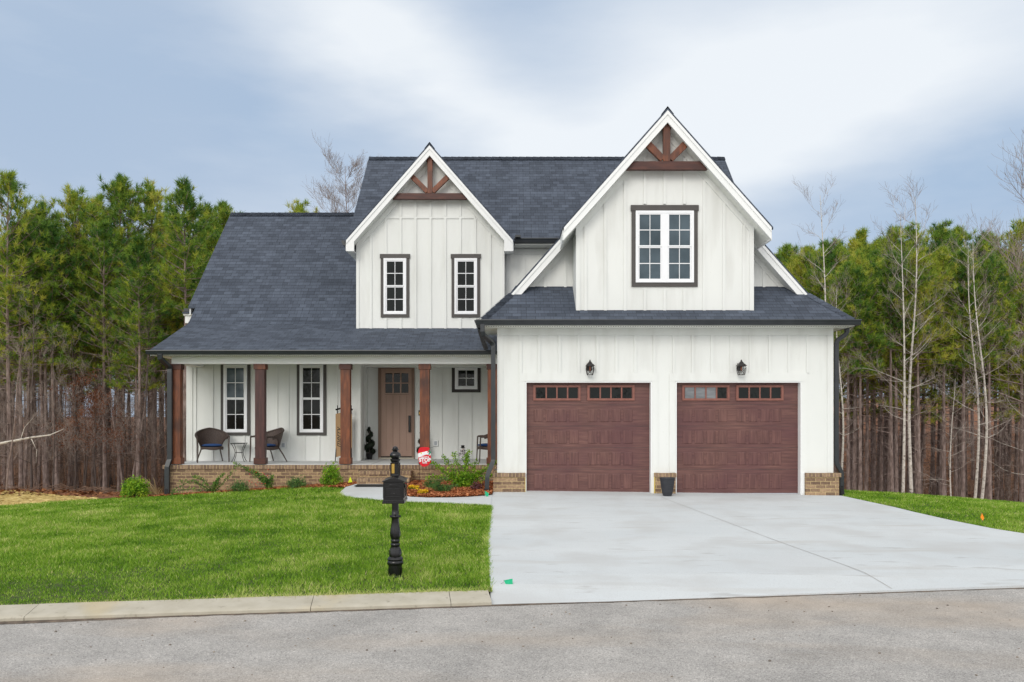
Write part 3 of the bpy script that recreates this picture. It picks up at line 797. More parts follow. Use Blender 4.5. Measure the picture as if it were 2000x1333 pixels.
# ---- MAIN UPPER ROOF and body
RY = 24.03
def zm(x, y): return MZ + MS * (y - MY) if y <= RY else MZ + MS * (RY - MY) - MS * (y - RY)
r = MB(); r.slab([(-4.2, 21.08), (-.12, 21.08), (-.12, MY), (6.23, MY), (6.23, RY), (-4.2, RY)], zm, TH)
r.slab([(-4.2, RY), (6.23, RY), (6.23, 27.2), (-4.2, 27.2)], zm, TH)
mroof = r.build('main_roof', M['shingle'], house)
c = MB(); cap((-4.19, RY, zm(0, RY)), (6.22, RY, zm(0, RY)), n=.11); c.build('ridge_cap', M['shingle'], mroof)
f = MB()
for x in (-4.17, 6.17): f.prism([(x, MY + .02, zm(0, MY) - .06), (x, RY, zm(0, RY) - .06), (x, RY, zm(0, RY) - .28), (x, MY + .02, zm(0, MY) - .22)], (.03, 0, 0))
f.build('fascia', M['white_trim'], mroof)
w = MB(); w.pyz([(21.35, 3.0), (26.8, 3.0), (26.8, 6.2), (RY, zm(0, RY) - .2), (21.35, zm(0, 21.35) - .2)], -3.9, 5.95)
battens(w, [X(p, 74.9) for p in (991, 1024, 1056, 1088)], 21.35, 3.8, 5.93)
w.box(-.19, 2.2, 21.328, 21.351, 5.93, 6.07)
w.build('upper_wall', M['siding'], house)
g = MB(); g.pyz(gutter_prof(MY + .01, MZ + .01), .055, 2.4); g.box(.08, .22, 20.72, 20.9, 6.245, 6.30); g.build('gutter', M['gutter'], house)
b = MB(); b.box(.06, 2.4, 20.92, 21.325, 6.09, 6.12); b.build('soffit', M['soffit'], mroof)

# ---- LEFT WING roof (steep over the wing, shallow over the porch) and porch
PE, PZ, PS = 19.09, 3.245, .385
BY = 21.41; BZ = PZ + PS * (BY - PE)
LY, LZR = 25.21, 7.94
def zp(x, y): return PZ + PS * (y - PE)
def zw(x, y): return BZ + (LZR - BZ) * (y - BY) / (LY - BY) if y <= LY else LZR - (y - LY)
r = MB()
r.slab([(-8.46, PE), (-.33, PE), (-.33, BY - .07), (-8.46, BY - .07)], zp, TH)
def zf1(x, y): return zp(0, BY - .07) + (zw(0, BY + .07) - zp(0, BY - .07)) * (y - BY + .07) / .14
r.slab([(-8.46, BY - .07), (-3.0, BY - .07), (-3.0, BY + .07), (-8.46, BY + .07)], zf1, TH)
r.slab([(-8.46, BY + .07), (-3.0, BY + .07), (-3.0, 21.92), (-8.46, 21.92)], zw, TH)
r.slab([(-8.66, 21.92), (-3.0, 21.92), (-3.0, LY), (-8.66, LY)], zw, TH)
r.slab([(-8.66, LY), (-3.5, LY), (-3.5, 29.4), (-8.66, 29.4)], zw, TH)
r.slab([(-3.0, BY - .07), (-.33, BY - .07), (-.33, 22.5), (-3.0, 22.5)], zp, TH)
wroof = r.build('wing_roof', M['shingle'], house)
c = MB(); cap((-8.65, LY, LZR), (-3.9, LY, LZR), n=.11); c.build('ridge_cap', M['shingle'], wroof)
f = MB(); f.prism([(-8.64, 21.95, zw(0, 21.95) - .06), (-8.64, LY, LZR - .06), (-8.64, LY, LZR - .28), (-8.64, 21.95, zw(0, 21.95) - .26)], (.03, 0, 0))
f.prism([(-8.44, PE + .02, zp(0, PE) - .06), (-8.44, BY, BZ - .06), (-8.44, BY, BZ - .22), (-8.44, PE + .02, zp(0, PE) - .12)], (.03, 0, 0))
f.build('fascia', M['white_trim'], wroof)
# small boxed eave at the far left corner
e = MB(); e.box(-8.80, -8.40, 22.05, 22.5, 4.22, 4.42); e.box(-8.83, -8.40, 22.0, 22.5, 4.421, 4.46)
er = e.build('eave_box', M['white_trim'], wroof)
s_ = MB(); s_.prism([(-8.84, 21.96, 4.462), (-8.35, 21.96, 4.462), (-8.35, 22.5, 4.58), (-8.84, 22.5, 4.58)], (0, 0, .03)); s_.build('eave_shingle', M['shingle'], wroof)
g = MB(); g.box(-8.86, -8.30, 22.10, 22.22, 4.53, 4.62); g.build('gutter', M['gutter'], house)
w = MB(); w.pyz([(BY - .45, -.6), (29.1, -1.5), (29.1, 3.9), (LY, LZR - .3), (BY + .1, BZ - .1), (BY - .45, BZ - .3)], -8.27, -3.9)
w.build('wing_wall', M['siding'], house)
g = MB(); g.pyz(gutter_prof(PE + .005, PZ + .005, h=.10, d=.10), -8.50, -.335); g.build('gutter', M['gutter'], house)
b = MB(); b.box(-8.42, -.33, PE + .03, 19.438, 3.128, 3.15); b.box(-8.30, -.33, 19.71, 21.85, 3.135, 3.16).box(-8.42,-8.09, 19.438, 21, 3.128, 3.15)
b.build('soffit', M['soffit'], wroof)
vs_ = MB()
for i in range(160):
    x = -8.3 + i * .05
    if x < -.4: vs_.box(x, x + .018, 19.14, 19.20, 3.1245, 3.129)
vs_.build('soffit_vent', M['grey_trim'], wroof)
b = MB(); b.box(-8.08, -.325, 19.44, 19.70, 2.957, 3.127); b.box(-8.08, -7.82, 19.701, 20.83, 2.96, 3.127); b.build('porch_beam', M['white_trim'], house)

# porch walls
PW = 20.86; RW = 21.86
w = MB(); w.box(-8.27, -3.87, PW, PW + .1, .4, 3.13)
w.box(-3.97, -3.87, PW + .1, RW, .4, 3.13); w.box(-3.87, -.33, RW, RW + .15, .4, 3.6)
w.box(-8.285, -8.13, PW - .024, PW + .001, .58, 3.13)
w.box(-4.0, -3.86, PW - .024, PW + .001, .58, 3.13); w.box(-3.871, -3.845, PW + .0, PW + .12, .58, 3.13)
w.box(-3.871, -3.85, RW - .35, RW - .25, .58, 3.13).box(-3.871, -3.85, RW - .14, RW - .001, .58, 3.13)
battens(w, [X(p, 76.7) for p in (382, 415, 541, 563)], PW, .575, 3.12, w=.05)
battens(w, [X(p, 76.7) for p in (447, 477, 594, 623)], PW, .575, 1.22, w=.05)
battens(w, [X(p, 76.7) for p in (658, 680)], PW, .575, 3.12, w=.05)
battens(w, [X(p, 73.2) for p in (727, 822, 860)], RW, .575, 3.12, w=.05) if False else None
battens(w, [X(p, 73.2) for p in (862, 954)], RW, .575, 3.12, w=.05)
battens(w, [X(p, 73.2) for p in (893, 920)], RW, .575, 2.38, w=.05)
w.build('porch_wall', M['siding'], house)
b = MB(); b.box(-8.20, -.33, 19.485, RW, .42, .573)
b.build('porch_floor', M['porch_concrete'], house)
j = MB()
for x in (-3.35, -2.02): j.box(x, x + .012, 19.484, RW - .001, .5728, .5742)
j.build('floor_joint', M['grey_trim'], house)
b = MB(); b.box(-8.25, -.41, 19.44, 19.484, -.8, .462); b.box(-8.25, -8.205, 19.484, 29, -1.5, .462)
bf = b.build('brick_foundation', M['brick'], house)
b = MB(); b.box(-8.285, -.33, 19.415, 19.484, .463, .556); b.box(-8.285, -8.2, 19.484, 20.9, .463, .556); b.build('brick_cap', M['rowlock'], bf)

# steps
st = MB(); st.box(-3.55, -2.36, 18.76, 19.08, -.2, .214); st.box(-3.55, -2.36, 19.081, 19.414, -.2, .355)
so = st.build('front_steps', M['brick'], house)
st = MB(); st.box(-3.56, -2.35, 18.745, 19.08, .215, .294); st.box(-3.56, -2.35, 19.065, 19.414, .356, .437); st.build('tread', M['rowlock'], so)

# posts
for i, px in enumerate((343, 507.5, 674.5, 829.5, 962)):
    x = X(px, 82.3)
    p = MB(); p.box(x - .118, x + .110, 19.44, 19.61, .575, 2.955)
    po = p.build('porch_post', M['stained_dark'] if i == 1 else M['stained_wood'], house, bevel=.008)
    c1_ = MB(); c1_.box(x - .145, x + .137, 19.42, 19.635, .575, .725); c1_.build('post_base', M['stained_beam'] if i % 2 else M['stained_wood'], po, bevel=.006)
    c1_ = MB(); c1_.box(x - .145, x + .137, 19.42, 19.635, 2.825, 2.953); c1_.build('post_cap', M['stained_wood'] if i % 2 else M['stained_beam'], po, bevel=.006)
p = house

# ---- windows
def window(x0, x1, z0, z1, y, double=False, fixed=False, head=True, pane='glass', lower='glass', tw=.075, label=None, trim='grey_trim'):
    """vinyl frame x0..x1 z0..z1 on wall plane y"""
    f = MB(); fw = .055 if not fixed else .06
    yf = y - .055
    def ring(mb, a, b, c, d, w_, ya, yb):
        mb.box(a, b, ya, yb, c, c + w_).box(a, b, ya, yb, d - w_, d).box(a, a + w_, ya, yb, c + w_, d - w_).box(b - w_, b, ya, yb, c + w_, d - w_)
    ring(f, x0, x1, z0, z1, fw, yf, y + .002)
    root = f.build('window', M['vinyl'], house, bevel=.004, label=label)
    t_ = MB(); hh = tw * 1.45 if head else tw
    t_.box(x0 - tw, x0 - .001, y - .032, y + .002, z0 - .001, z1 + .001).box(x1 + .001, x1 + tw, y - .032, y + .002, z0 - .001, z1 + .001)
    t_.box(x0 - tw, x1 + tw, y - .034, y + .002, z0 - tw, z0 - .0015)
    t_.box(x0 - tw - (.02 if head else 0), x1 + tw + (.02 if head else 0), y - .045, y + .002, z1 + .0015, z1 + hh)
    t_.build('window_trim', M[trim], root)
    units = [(x0 + fw, x1 - fw)]
    if double:
        mid = (x0 + x1) / 2; mw = .065
        mm = MB(); mm.box(mid - mw, mid + mw, yf + .003, y, z0 + fw, z1 - fw); mm.build('mullion', M['vinyl'], root, bevel=.004)
        units = [(x0 + fw, mid - mw), (mid + mw, x1 - fw)]
    for a, b in units:
        zm_ = (z0 + z1) / 2
        sashes = [(z0 + fw, zm_, .030), (zm_, z1 - fw, .045)] if not fixed else [(z0 + fw, z1 - fw, .035)]
        for si, (c, d, off) in enumerate(sashes):
            s_ = MB(); sw = .028
            ring(s_, a, b, c, d, sw, y - off - .002, y - off + .028)
            gm = MB(); mx_ = (a + b) / 2; mz_ = (c + d) / 2
            s_.build('sash', M['vinyl'], root)
            gm.box(mx_ - .007, mx_ + .007, y - off + .008, y - off + .016, c + sw, d - sw)
            gm.box(a + sw, mx_ - .009, y - off + .008, y - off + .016, mz_ - .009, mz_ + .009).box(mx_ + .009, b - sw, y - off + .008, y - off + .016, mz_ - .009, mz_ + .009)
            gm.build('muntin', M['vinyl'], root)
            g_ = MB(); g_.box(a + sw, b - sw, y - off + .0165, y - off + .022, c + sw, d - sw)
            g_.build('pane', M[pane if (si == 1 or fixed) else lower], root)
window(-7.333, -6.733, 1.30, 3.02, PW, head=False, pane='sky_reflection_pane', label='porch window beside the far left chairs')
window(-5.398, -4.798, 1.30, 3.02, PW, head=False, label='porch window between the second and third posts')
window(-3.28, -2.70, 4.315, 5.746, WY, label='left window of the smaller gable')
window(-1.47, -.89, 4.315, 5.746, WY, label='right window of the smaller gable')
window(-1.52, -.92, 2.43, 3.02, RW, fixed=True, head=False, label='small square porch window', tw=.085, trim='dark_trim')
window(2.669, 3.926, 4.60, 6.15, DY, double=True, pane='sky_reflection_pane', lower='sky_reflection_pane', tw=.085, label='wide double window in the large gable')

# ---- front door
y = RW
f = MB()
f.box(-3.566, -3.49, y - .05, y + .002, .575, 3.035).box(-2.672, -2.596, y - .05, y + .002, .575, 3.035).box(-3.49, -2.672, y - .05, y + .002, 2.975, 3.035)
fd = f.build('door_frame', M['tan_frame'], house, bevel=.004)
d = MB(); x0, x1, z0, z1 = -3.487, -2.675, .645, 2.97
yd = y - .03
gx0, gx1, gz0, gz1 = -3.375, -2.76, Z(768, 73.2), Z(729.5, 73.2)
d.box(x0, x1, yd, y + .0, z0, gz0).box(x0, x1, yd, y, gz1, z1).box(x0, gx0, yd, y, gz0, gz1).box(gx1, x1, yd, y, gz0, gz1)
dd = d.build('front_door', M['tan_paint'], house)
k = MB(); iw = gx1 - gx0; ih = gz1 - gz0
for i in (1, 2): k.box(gx0 + iw*i/3 - .018, gx0 + iw*i/3 + .018, yd + .002, y - .002, gz0, gz1)
k.box(gx0, gx1, yd + .004, y - .003, (gz0 + gz1)/2 - .014, (gz0 + gz1)/2 + .014)
k.build('muntin', M['tan_paint'], dd)
k = MB(); k.box(gx0, gx1, yd + .015, y - .004, gz0, gz1); k.build('pane', M['glass'], dd)
k = MB()
k.box(gx0 - .005, gx1 + .005, yd - .006, yd + .001, gz0 - .05, gz0 - .035)
for xx in (x0 + .135, x1 - .135): k.box(xx - .004, xx + .004, yd - .002, yd + .001, z0 + .15, gz0 - .07)
for i in (1, 2): k.box(x0 + .135 + (x1 - x0 - .27)*i/3 - .006, x0 + .135 + (x1 - x0 - .27)*i/3 + .006, yd - .002, yd + .001, z0 + .15, gz0 - .07)
k.build('plank_groove', M['tan_frame'], dd)
k = MB(); k.box(-2.755, -2.695, yd - .05, yd - .02, Z(844.5, 73.2), Z(812, 73.2)); k.box(-2.74, -2.71, yd - .021, yd + .001, 1.35, 1.40).box(-2.74, -2.71, yd - .021, yd + .001, 1.65, 1.70)
k.build('door_handle', M['black_metal'], dd, bevel=.006)
k = MB(); k.box(-3.49, -2.672, y - .06, y - .001, .613, .643); k.build('door_sweep', M['black_rubber'], dd)
k = MB(); k.box(-3.55, -2.61, y - .09, y - .001, .575, .612); k.build('threshold', M['kerb_concrete'], fd)
k = MB(); k.box(X(817.5, 73.2), X(821.5, 73.2), y - .02, y, Z(812, 73.2), Z(802, 73.2)); k.build('doorbell', M['black_metal'], house)
k = MB(); k.box(X(818.5, 73.2), X(820.5, 73.2), y - .024, y-.02, Z(810, 73.2), Z(805, 73.2)); k.build('bell_button', M['brass'], house)
def outlet(px, py, S, yy):
    x, z = X(px, S), Z(py, S)
    b = MB(); b.box(x - .075, x + .075, yy - .03, yy, z - .09, z + .09); o = b.build('outlet_box', M['plastic_white'], house, bevel=.006)
    b = MB(); b.box(x - .035, x + .035, yy - .045, yy - .0305, z - .05, z + .05); b.build('outlet_cover', M['plastic_grey'], o, bevel=.004)
outlet(554, 870, 76.7, PW); outlet(851, 866, 73.2, RW)

# ---- wall lanterns
def lantern(x, z):
    y = GY
    b = MB(); b.box(x - .055, x + .055, y - .026, y + .0, z + .10, z + .26)
    o = b.build('wall_lantern', M['lantern_metal'], house, bevel=.006)
    yc = y - .135
    a = MB(); a.tube([(x, y - .02, z + .17), (x, y - .07, z + .235), (x, yc, z + .285)], .009, 6)
    a.build('arm', M['lantern_metal'], o)
    c = MB(); q = R(45)
    c.lathe([(.020, .30), (.012, .325), (.004, .335)], 10, (x, yc, z))
    c.lathe([(.060, .248), (.062, .262), (.020, .300), (.008, .30)], 4, (x, yc, z), rot=q)
    c.lathe([(.132, .195), (.135, .203), (.085, .240), (.060, .252)], 4, (x, yc, z), rot=q)
    c.build('lantern_roof', M['lantern_metal'], o)
    c = MB()
    prof = [(.098, .195), (.112, .15), (.108, .10), (.090, .04), (.078, .0)]
    for k in range(4):
        an = q + k * math.pi / 2
        c.tube([(x + r_ * math.cos(an), yc + r_ * math.sin(an), z + h_) for r_, h_ in prof], .0065, 5)
    for k in range(4):        # X bars on each face
        a0 = q + k * math.pi / 2; a1 = a0 + math.pi / 2
        P = lambda an, r_, h_: (x + r_ * math.cos(an), yc + r_ * math.sin(an), z + h_)
        c.tube([P(a0, .110, .155), P(a1, .080, .01)], .0035, 4); c.tube([P(a1, .110, .155), P(a0, .080, .01)], .0035, 4)
    c.lathe([(.084, .0), (.086, .008), (.082, .012)], 4, (x, yc, z), rot=q)
    c.lathe([(.10, .185), (.104, .19), (.10, .197)], 4, (x, yc, z), rot=q)
    c.build('cage', M['lantern_metal'], o)
    c = MB(); c.lathe([(.02, .195), (.02, .165), (.014, .16)], 8, (x, yc, z)); c.lathe([(.008, .16), (.014, .14), (.012, .11), (.003, .085)], 8, (x, yc, z))
    c.build('bulb', M['terracotta'], o)
for px in (1152, 1447): lantern(X(px, 90.5), 2.60)

# ---- downspouts
def downspout(pts, w=.085, d=.065, bands=(), boot=None, label=None):
    b = MB(); b.rect_tube(pts, w, d); o = b.build('downspout', M['gutter'], house, bevel=.006, label=label)
    for (x, y, z) in bands:
        k = MB(); k.box(x - w/2 - .006, x + w/2 + .006, y - d/2 - .006, y + d/2 + .006, z - .012, z + .012); k.build('strap', M['gutter'], o)
    if boot:
        k = MB(); x, y, z0, z1 = boot; k.lathe([(.075, z0), (.07, z0 + .06), (.052, z1 - .02), (.056, z1)], 12, (x, y, 0)); k.build('drain_boot', M['black_rubber'], o)
xl = -8.09
downspout([(-8.18, 19.03, 3.16), (-8.18, 19.05, 3.06), (-8.13, 19.2, 2.96), (xl, 19.375, 2.86), (xl, 19.375, 2.75), (xl, 19.375, .70), (xl - .01, 19.36, .66), (-8.135, 19.33, .52), (-8.135, 19.33, .45), (-8.135, 19.33, -.12)],
          w=.11, d=.08, bands=[(xl, 19.375, 2.5), (xl, 19.375, .9)], boot=(-8.135, 19.33, -.22, -.0), label='dark downspout in front of the far left porch post')
xg = -.405
downspout([(-.62, 17.25, 3.65), (-.62, 17.25, 3.50), (-.60, 17.30, 3.43), (-.45, 17.62, 3.32), (xg, 17.66, 3.24), (xg, 17.66, 3.15), (xg, 17.66, .78), (xg - .01, 17.645, .72), (-.515, 17.61, .48), (-.53, 17.6, .40), (-.545, 17.6, .04)],
          w=.095, d=.075, bands=[(xg, 17.66, 2.3), (xg, 17.66, 1.2)], boot=(-.55, 17.6, -.05, .16), label='dark downspout at the left corner of the garage')
k = MB(); k.rect_tube([(-.71, 17.9, 3.64), (-.66, 18.4, 3.45), (-.60, 18.9, 3.28)], .09, .07); k.build('downspout', M['gutter'], house)
xr = 7.08
downspout([(7.31, 17.88, 3.66), (7.31, 17.88, 3.56), (7.28, 17.88, 3.50), (7.11, 17.88, 3.38), (xr, 17.88, 3.30), (xr, 17.88, .72), (xr + .01, 17.88, .68), (7.18, 17.88, .50), (7.19, 17.88, .45), (7.19, 17.88, .1)],
          w=.085, d=.085, bands=[(xr, 17.88, 2.5), (xr, 17.88, 1.5)], boot=(7.19, 17.88, -.1, .2), label='dark downspout at the right corner of the garage')
# ================================================================== TERRAIN
TX = np.array([-70, -40, -22, -14, -8.3, -6, -3.5, -1, 7, 9, 12.5, 20, 40, 80], float)
TY = np.array([4, 9, 12, 15.5, 19, 20.5, 22, 24, 27, 32, 45, 70, 110, 200], float)
TT = np.array([
 [-.4]*14,
 [-.25,-.2,-.16,-.13,-.13,-.13,-.13,-.13,-.13,-.13,-.13,-.15,-.2,-.3],
 [-.6,-.45,-.33,-.22,-.15,-.13,-.11,-.10,-.09,-.09,-.11,-.20,-.4,-.6],
 [-.9,-.7,-.50,-.32,-.15,-.09,-.02,-.02,-.015,-.02,-.16,-.45,-.9,-1.2],
 [-1,-.85,-.66,-.48,-.17,-.01,.15,.13,-.01,-.08,-.38,-.95,-1.6,-2],
 [-1,-.85,-.64,-.50,-.25,-.1,.1,.1,-.05,-.25,-.62,-1.4,-2,-2.3],
 [-1,-.76,-.56,-.49,-.40,-.2,0,0,-.15,-.55,-1.0,-1.8,-2.3,-2.5],
 [-1,-.70,-.48,-.46,-.7,-.6,-.5,-.5,-.6,-.95,-1.4,-2.1,-2.5,-2.6],
 [-1.1,-.95,-.85,-.95,-1.1,-1.1,-1.1,-1.1,-1.2,-1.5,-1.9,-2.4,-2.6,-2.7],
 [-1.4,-1.25,-1.2,-1.3,-1.4,-1.5,-1.6,-1.7,-1.9,-2.1,-2.3,-2.6,-2.7,-2.7],
 [-1.5,-1.5,-1.5,-1.6,-1.7,-1.8,-2,-2.1,-2.3,-2.4,-2.5,-2.6,-2.5,-2.4],
 [-1.5,-1.5,-1.5,-1.6,-1.7,-1.8,-2,-2,-2,-2,-1.9,-1.6,-1.3,-1],
 [-1.5,-1.4,-1.4,-1.5,-1.5,-1.5,-1.2,-1,-.2,.2,.6,1.2,2,2.4],
 [-1,-1,-1,-1,-.5,0,.5,1,2,3,3.5,4,5,6]], float)
GS = .25
gx = np.arange(-90, 90 + GS, GS); gy = np.arange(2, 210 + GS, GS)
_a = np.stack([np.interp(gx, TX, row) for row in TT])
GRID = np.stack([np.interp(gy, TY, _a[:, i]) for i in range(len(gx))], 1)
for _ in range(3):
    p = np.pad(GRID, 1, mode='edge')
    GRID = (p[:-2, 1:-1] + p[2:, 1:-1] + p[1:-1, :-2] + p[1:-1, 2:] + 2 * p[1:-1, 1:-1]) / 6
def terr(x, y):
    x = np.asarray(x, float); y = np.asarray(y, float)
    fx = np.clip((x - gx[0]) / GS, 0, len(gx) - 1.001); fy = np.clip((y - gy[0]) / GS, 0, len(gy) - 1.001)
    i = fx.astype(int); j = fy.astype(int); a = fx - i; b = fy - j
    return GRID[j, i]*(1-a)*(1-b) + GRID[j, i+1]*a*(1-b) + GRID[j+1, i]*(1-a)*b + GRID[j+1, i+1]*a*b
def tz(x, y): return float(terr(x, y))
def KL(x): return 8.42 + .145 * x            # kerb face line

def inpoly(x, y, poly):
    x = np.asarray(x); y = np.asarray(y); c = np.zeros(x.shape, bool)
    n = len(poly); j = n - 1
    for i in range(n):
        xi, yi = poly[i]; xj, yj = poly[j]
        if yi != yj:
            c ^= ((yi > y) != (yj > y)) & (x < (xj - xi) * (y - yi) / (yj - yi) + xi)
        j = i
    return c
def sheet(name, poly, dz, mat, step=.5, kind='structure', label=None, cat=None, thick=0.0):
    bm = bmesh.new()
    vs = [bm.verts.new((x, y, 0)) for x, y in poly]; bm.faces.new(vs)
    xs = [p[0] for p in poly]; ys = [p[1] for p in poly]
    for ax, lo, hi in ((0, min(xs), max(xs)), (1, min(ys), max(ys))):
        k = math.ceil(lo / step)
        while k * step < hi:
            co = (k*step, 0, 0) if ax == 0 else (0, k*step, 0); no = (1, 0, 0) if ax == 0 else (0, 1, 0)
            bmesh.ops.bisect_plane(bm, geom=bm.verts[:] + bm.edges[:] + bm.faces[:], plane_co=co, plane_no=no, dist=1e-5)
            k += 1
    for v in bm.verts: v.co.z = tz(v.co.x, v.co.y) + (dz(v.co.x, v.co.y) if callable(dz) else dz)
    if thick:
        ed = [e for e in bm.edges if e.is_boundary]
        r_ = bmesh.ops.extrude_edge_only(bm, edges=ed)
        for g_ in r_['geom']:
            if isinstance(g_, bmesh.types.BMVert): g_.co.z -= thick
    bm.normal_update()
    if sum(f_.normal.z for f_ in bm.faces) < 0: bmesh.ops.reverse_faces(bm, faces=bm.faces)
    me = bpy.data.meshes.new(name); bm.to_mesh(me); bm.free(); uv_box(me); me.materials.append(mat)
    o = bpy.data.objects.new(name, me); COL.objects.link(o)
    tag(o, label, cat, None, kind)
    return o

# ground: one sheet to the horizon
def ground():
    xs = np.concatenate([[-1500, -400, -150], np.arange(-90, -30, 3), np.arange(-30, 30, .5), np.arange(30, 91, 3), [150, 400, 1500]])
    ys = np.concatenate([[-1500, -300, -60, -10, 2, 4, 6], np.arange(7, 34, .5), np.arange(34, 60, 2), np.arange(60, 211, 6), [400, 1500]])
    Xg, Yg = np.meshgrid(xs, ys)
    Zg = terr(Xg, Yg) - .035
    v = Yg - KL(Xg)
    Zg = np.where(v < 1.3, -.62, Zg)
    inside = (Xg > -8.2) & (Xg < 7) & (Yg > 19.6) & (Yg < 28)
    Zg = np.where(inside, Zg - .5, Zg)
    V = np.stack([Xg, Yg, Zg], -1).reshape(-1, 3)
    nx, ny = len(xs), len(ys)
    F = [(j*nx+i, j*nx+i+1, (j+1)*nx+i+1, (j+1)*nx+i) for j in range(ny-1) for i in range(nx-1)]
    me = bpy.data.meshes.new('ground'); me.from_pydata(V.tolist(), [], F); me.polygons.foreach_set('use_smooth', [True]*len(F)); me.update(); me.materials.append(MT['litter'])
    o = bpy.data.objects.new('ground', me); COL.objects.link(o); tag(o, kind='structure')
ground()

# road
b = MB(); b.add([(-400, KL(-400) + .1, -.215), (400, KL(400) + .1, -.215), (400, KL(400) - 60, -.215), (-400, KL(-400) - 60, -.215)], [(3, 2, 1, 0)])
rd = b.build('road', MT['asphalt']); rd['kind'] = 'structure'
# kerb left of the driveway, in cast lengths
def kerb(x0, x1):
    mb = MB(); n = max(2, int((x1 - x0) / .5)); prof = [(.005, -.30), (.005, -.186), (.025, -.174), (.10, -.164), (.22, -.146), (.335, -.128), (.34, -.30)]
    vs = []
    for i in range(n + 1):
        x = x0 + (x1 - x0) * i / n
        for v, z in prof: vs.append((x - .143 * v, KL(x) + v, z + random.uniform(-.002, .002)))
    k = len(prof); fs = []
    for i in range(n):
        for j in range(k - 1): fs.append((i*k+j, (i+1)*k+j, (i+1)*k+j+1, i*k+j+1))
    fs.append(tuple(range(k))); fs.append(tuple(range(n*k + k - 1, n*k - 1, -1)))
    mb.add(vs, fs); return mb
km = MB()
segs = [-60, -40, -20, -8.2, -4.62, -2.0, -.62, -.205]
for a, c_ in zip(segs[:-1], segs[1:]):
    t_ = kerb(a + .003, c_ - .003); km.add(t_.v, t_.f)
for a, c_ in ((9.9, 12.5), (12.5, 20), (20, 60)):
    t_ = kerb(a + .003, c_ - .003); km.add(t_.v, t_.f)
ko = km.build('kerb', MT['kerb_concrete'], smooth=True); ko['kind'] = 'structure'
# dark grit joint between the kerb and the asphalt
gm = MB()
rs = random.Random(3)
xs_ = [-40 + .12 * i for i in range(0, 800)]
top = [(x, KL(x) + (.02)) for x in xs_]
vs = []
for x in xs_:
    wv = .035 + .03 * rs.random() + (.07 if -9 < x < -3 else 0) * max(0, math.sin((-3 - x) / 6 * 3.14)) 
    vs += [(x, KL(x) + .03, -.2125), (x, KL(x) - wv, -.2125)]
gm.add(vs, [(2*i, 2*i+1, 2*i+3, 2*i+2) for i in range(len(xs_) - 1)])
nmat('grit', [(0.3, (0.06, 0.045, 0.035)), (0.7, (0.20, 0.15, 0.11))], scale=12, rough=.95, bump=.5, detail=8)
go = gm.build('gutter_grit', MT['grit']); go['kind'] = 'structure'; go.name = 'road_edge'

# driveway
DR = [(-.215, KL(-.215) - .01), (9.9, KL(9.9) - .01), (9.3, 10.9), (8.55, 11.5), (7.95, 12.1), (7.6, 12.9), (7.40, 13.8), (7.27, 14.8), (7.18, 16.2), (7.10, 17.67),
      (6.28, 17.68), (6.279, 17.97), (3.545, 17.97), (3.544, 17.68), (3.034, 17.68), (3.033, 17.97), (.29, 17.97), (.289, 17.68), (-.40, 17.66), (-.44, 16.6), (-.40, 15.5), (-.36, 12)]
def ddz(x, y):
    v = y - KL(x)
    return .018 - (.075 * max(0, 1 - v / .6) if v < .6 else 0)
sheet('driveway', DR, ddz, MT['driveway_concrete'], thick=.10)
j = MB()
def joint(p, q, w=.011, n=24, dz=.021):
    p, q = Vector(p + (0,)), Vector(q + (0,)); t_ = (q - p).normalized(); s_ = Vector((-t_.y, t_.x, 0)) * w
    vs = []
    for i in range(n + 1):
        a = p.lerp(q, i / n)
        for sg in (-1, 1):
            c_ = a + s_ * sg; vs.append((c_.x, c_.y, tz(c_.x, c_.y) + dz - (.075 * max(0, 1 - (c_.y - KL(c_.x)) / .6) if c_.y - KL(c_.x) < .6 else 0)))
    j.add(vs, [(2*i, 2*i+1, 2*i+3, 2*i+2) for i in range(n)])
joint((3.10, 17.0), (4.20, KL(4.2) + .03), w=.006, n=60)
nmat('joint_dark', c2((0.40, 0.39, 0.375), (0.48, 0.47, 0.455)), scale=6, rough=.95)
jo = j.build('driveway_joint', MT['joint_dark'], fix=False); jo['kind'] = 'structure'

# walk from the steps, curving into the drive
WALK = [(-3.62, 18.9), (-3.72, 18.3), (-3.66, 17.4), (-3.5, 16.95), (-3.2, 16.62), (-2.7, 16.35), (-2.0, 16.10), (-1.3, 15.95), (-.8, 15.80), (-.405, 15.70),
        (-.42, 17.1), (-.6, 16.95), (-.9, 16.78), (-1.3, 16.68), (-1.7, 16.66), (-2.1, 16.78), (-2.35, 17.1), (-2.42, 17.6), (-2.40, 18.3), (-2.33, 18.75)]
sheet('path', WALK, .030, MT['driveway_concrete'], step=.25, thick=.08)
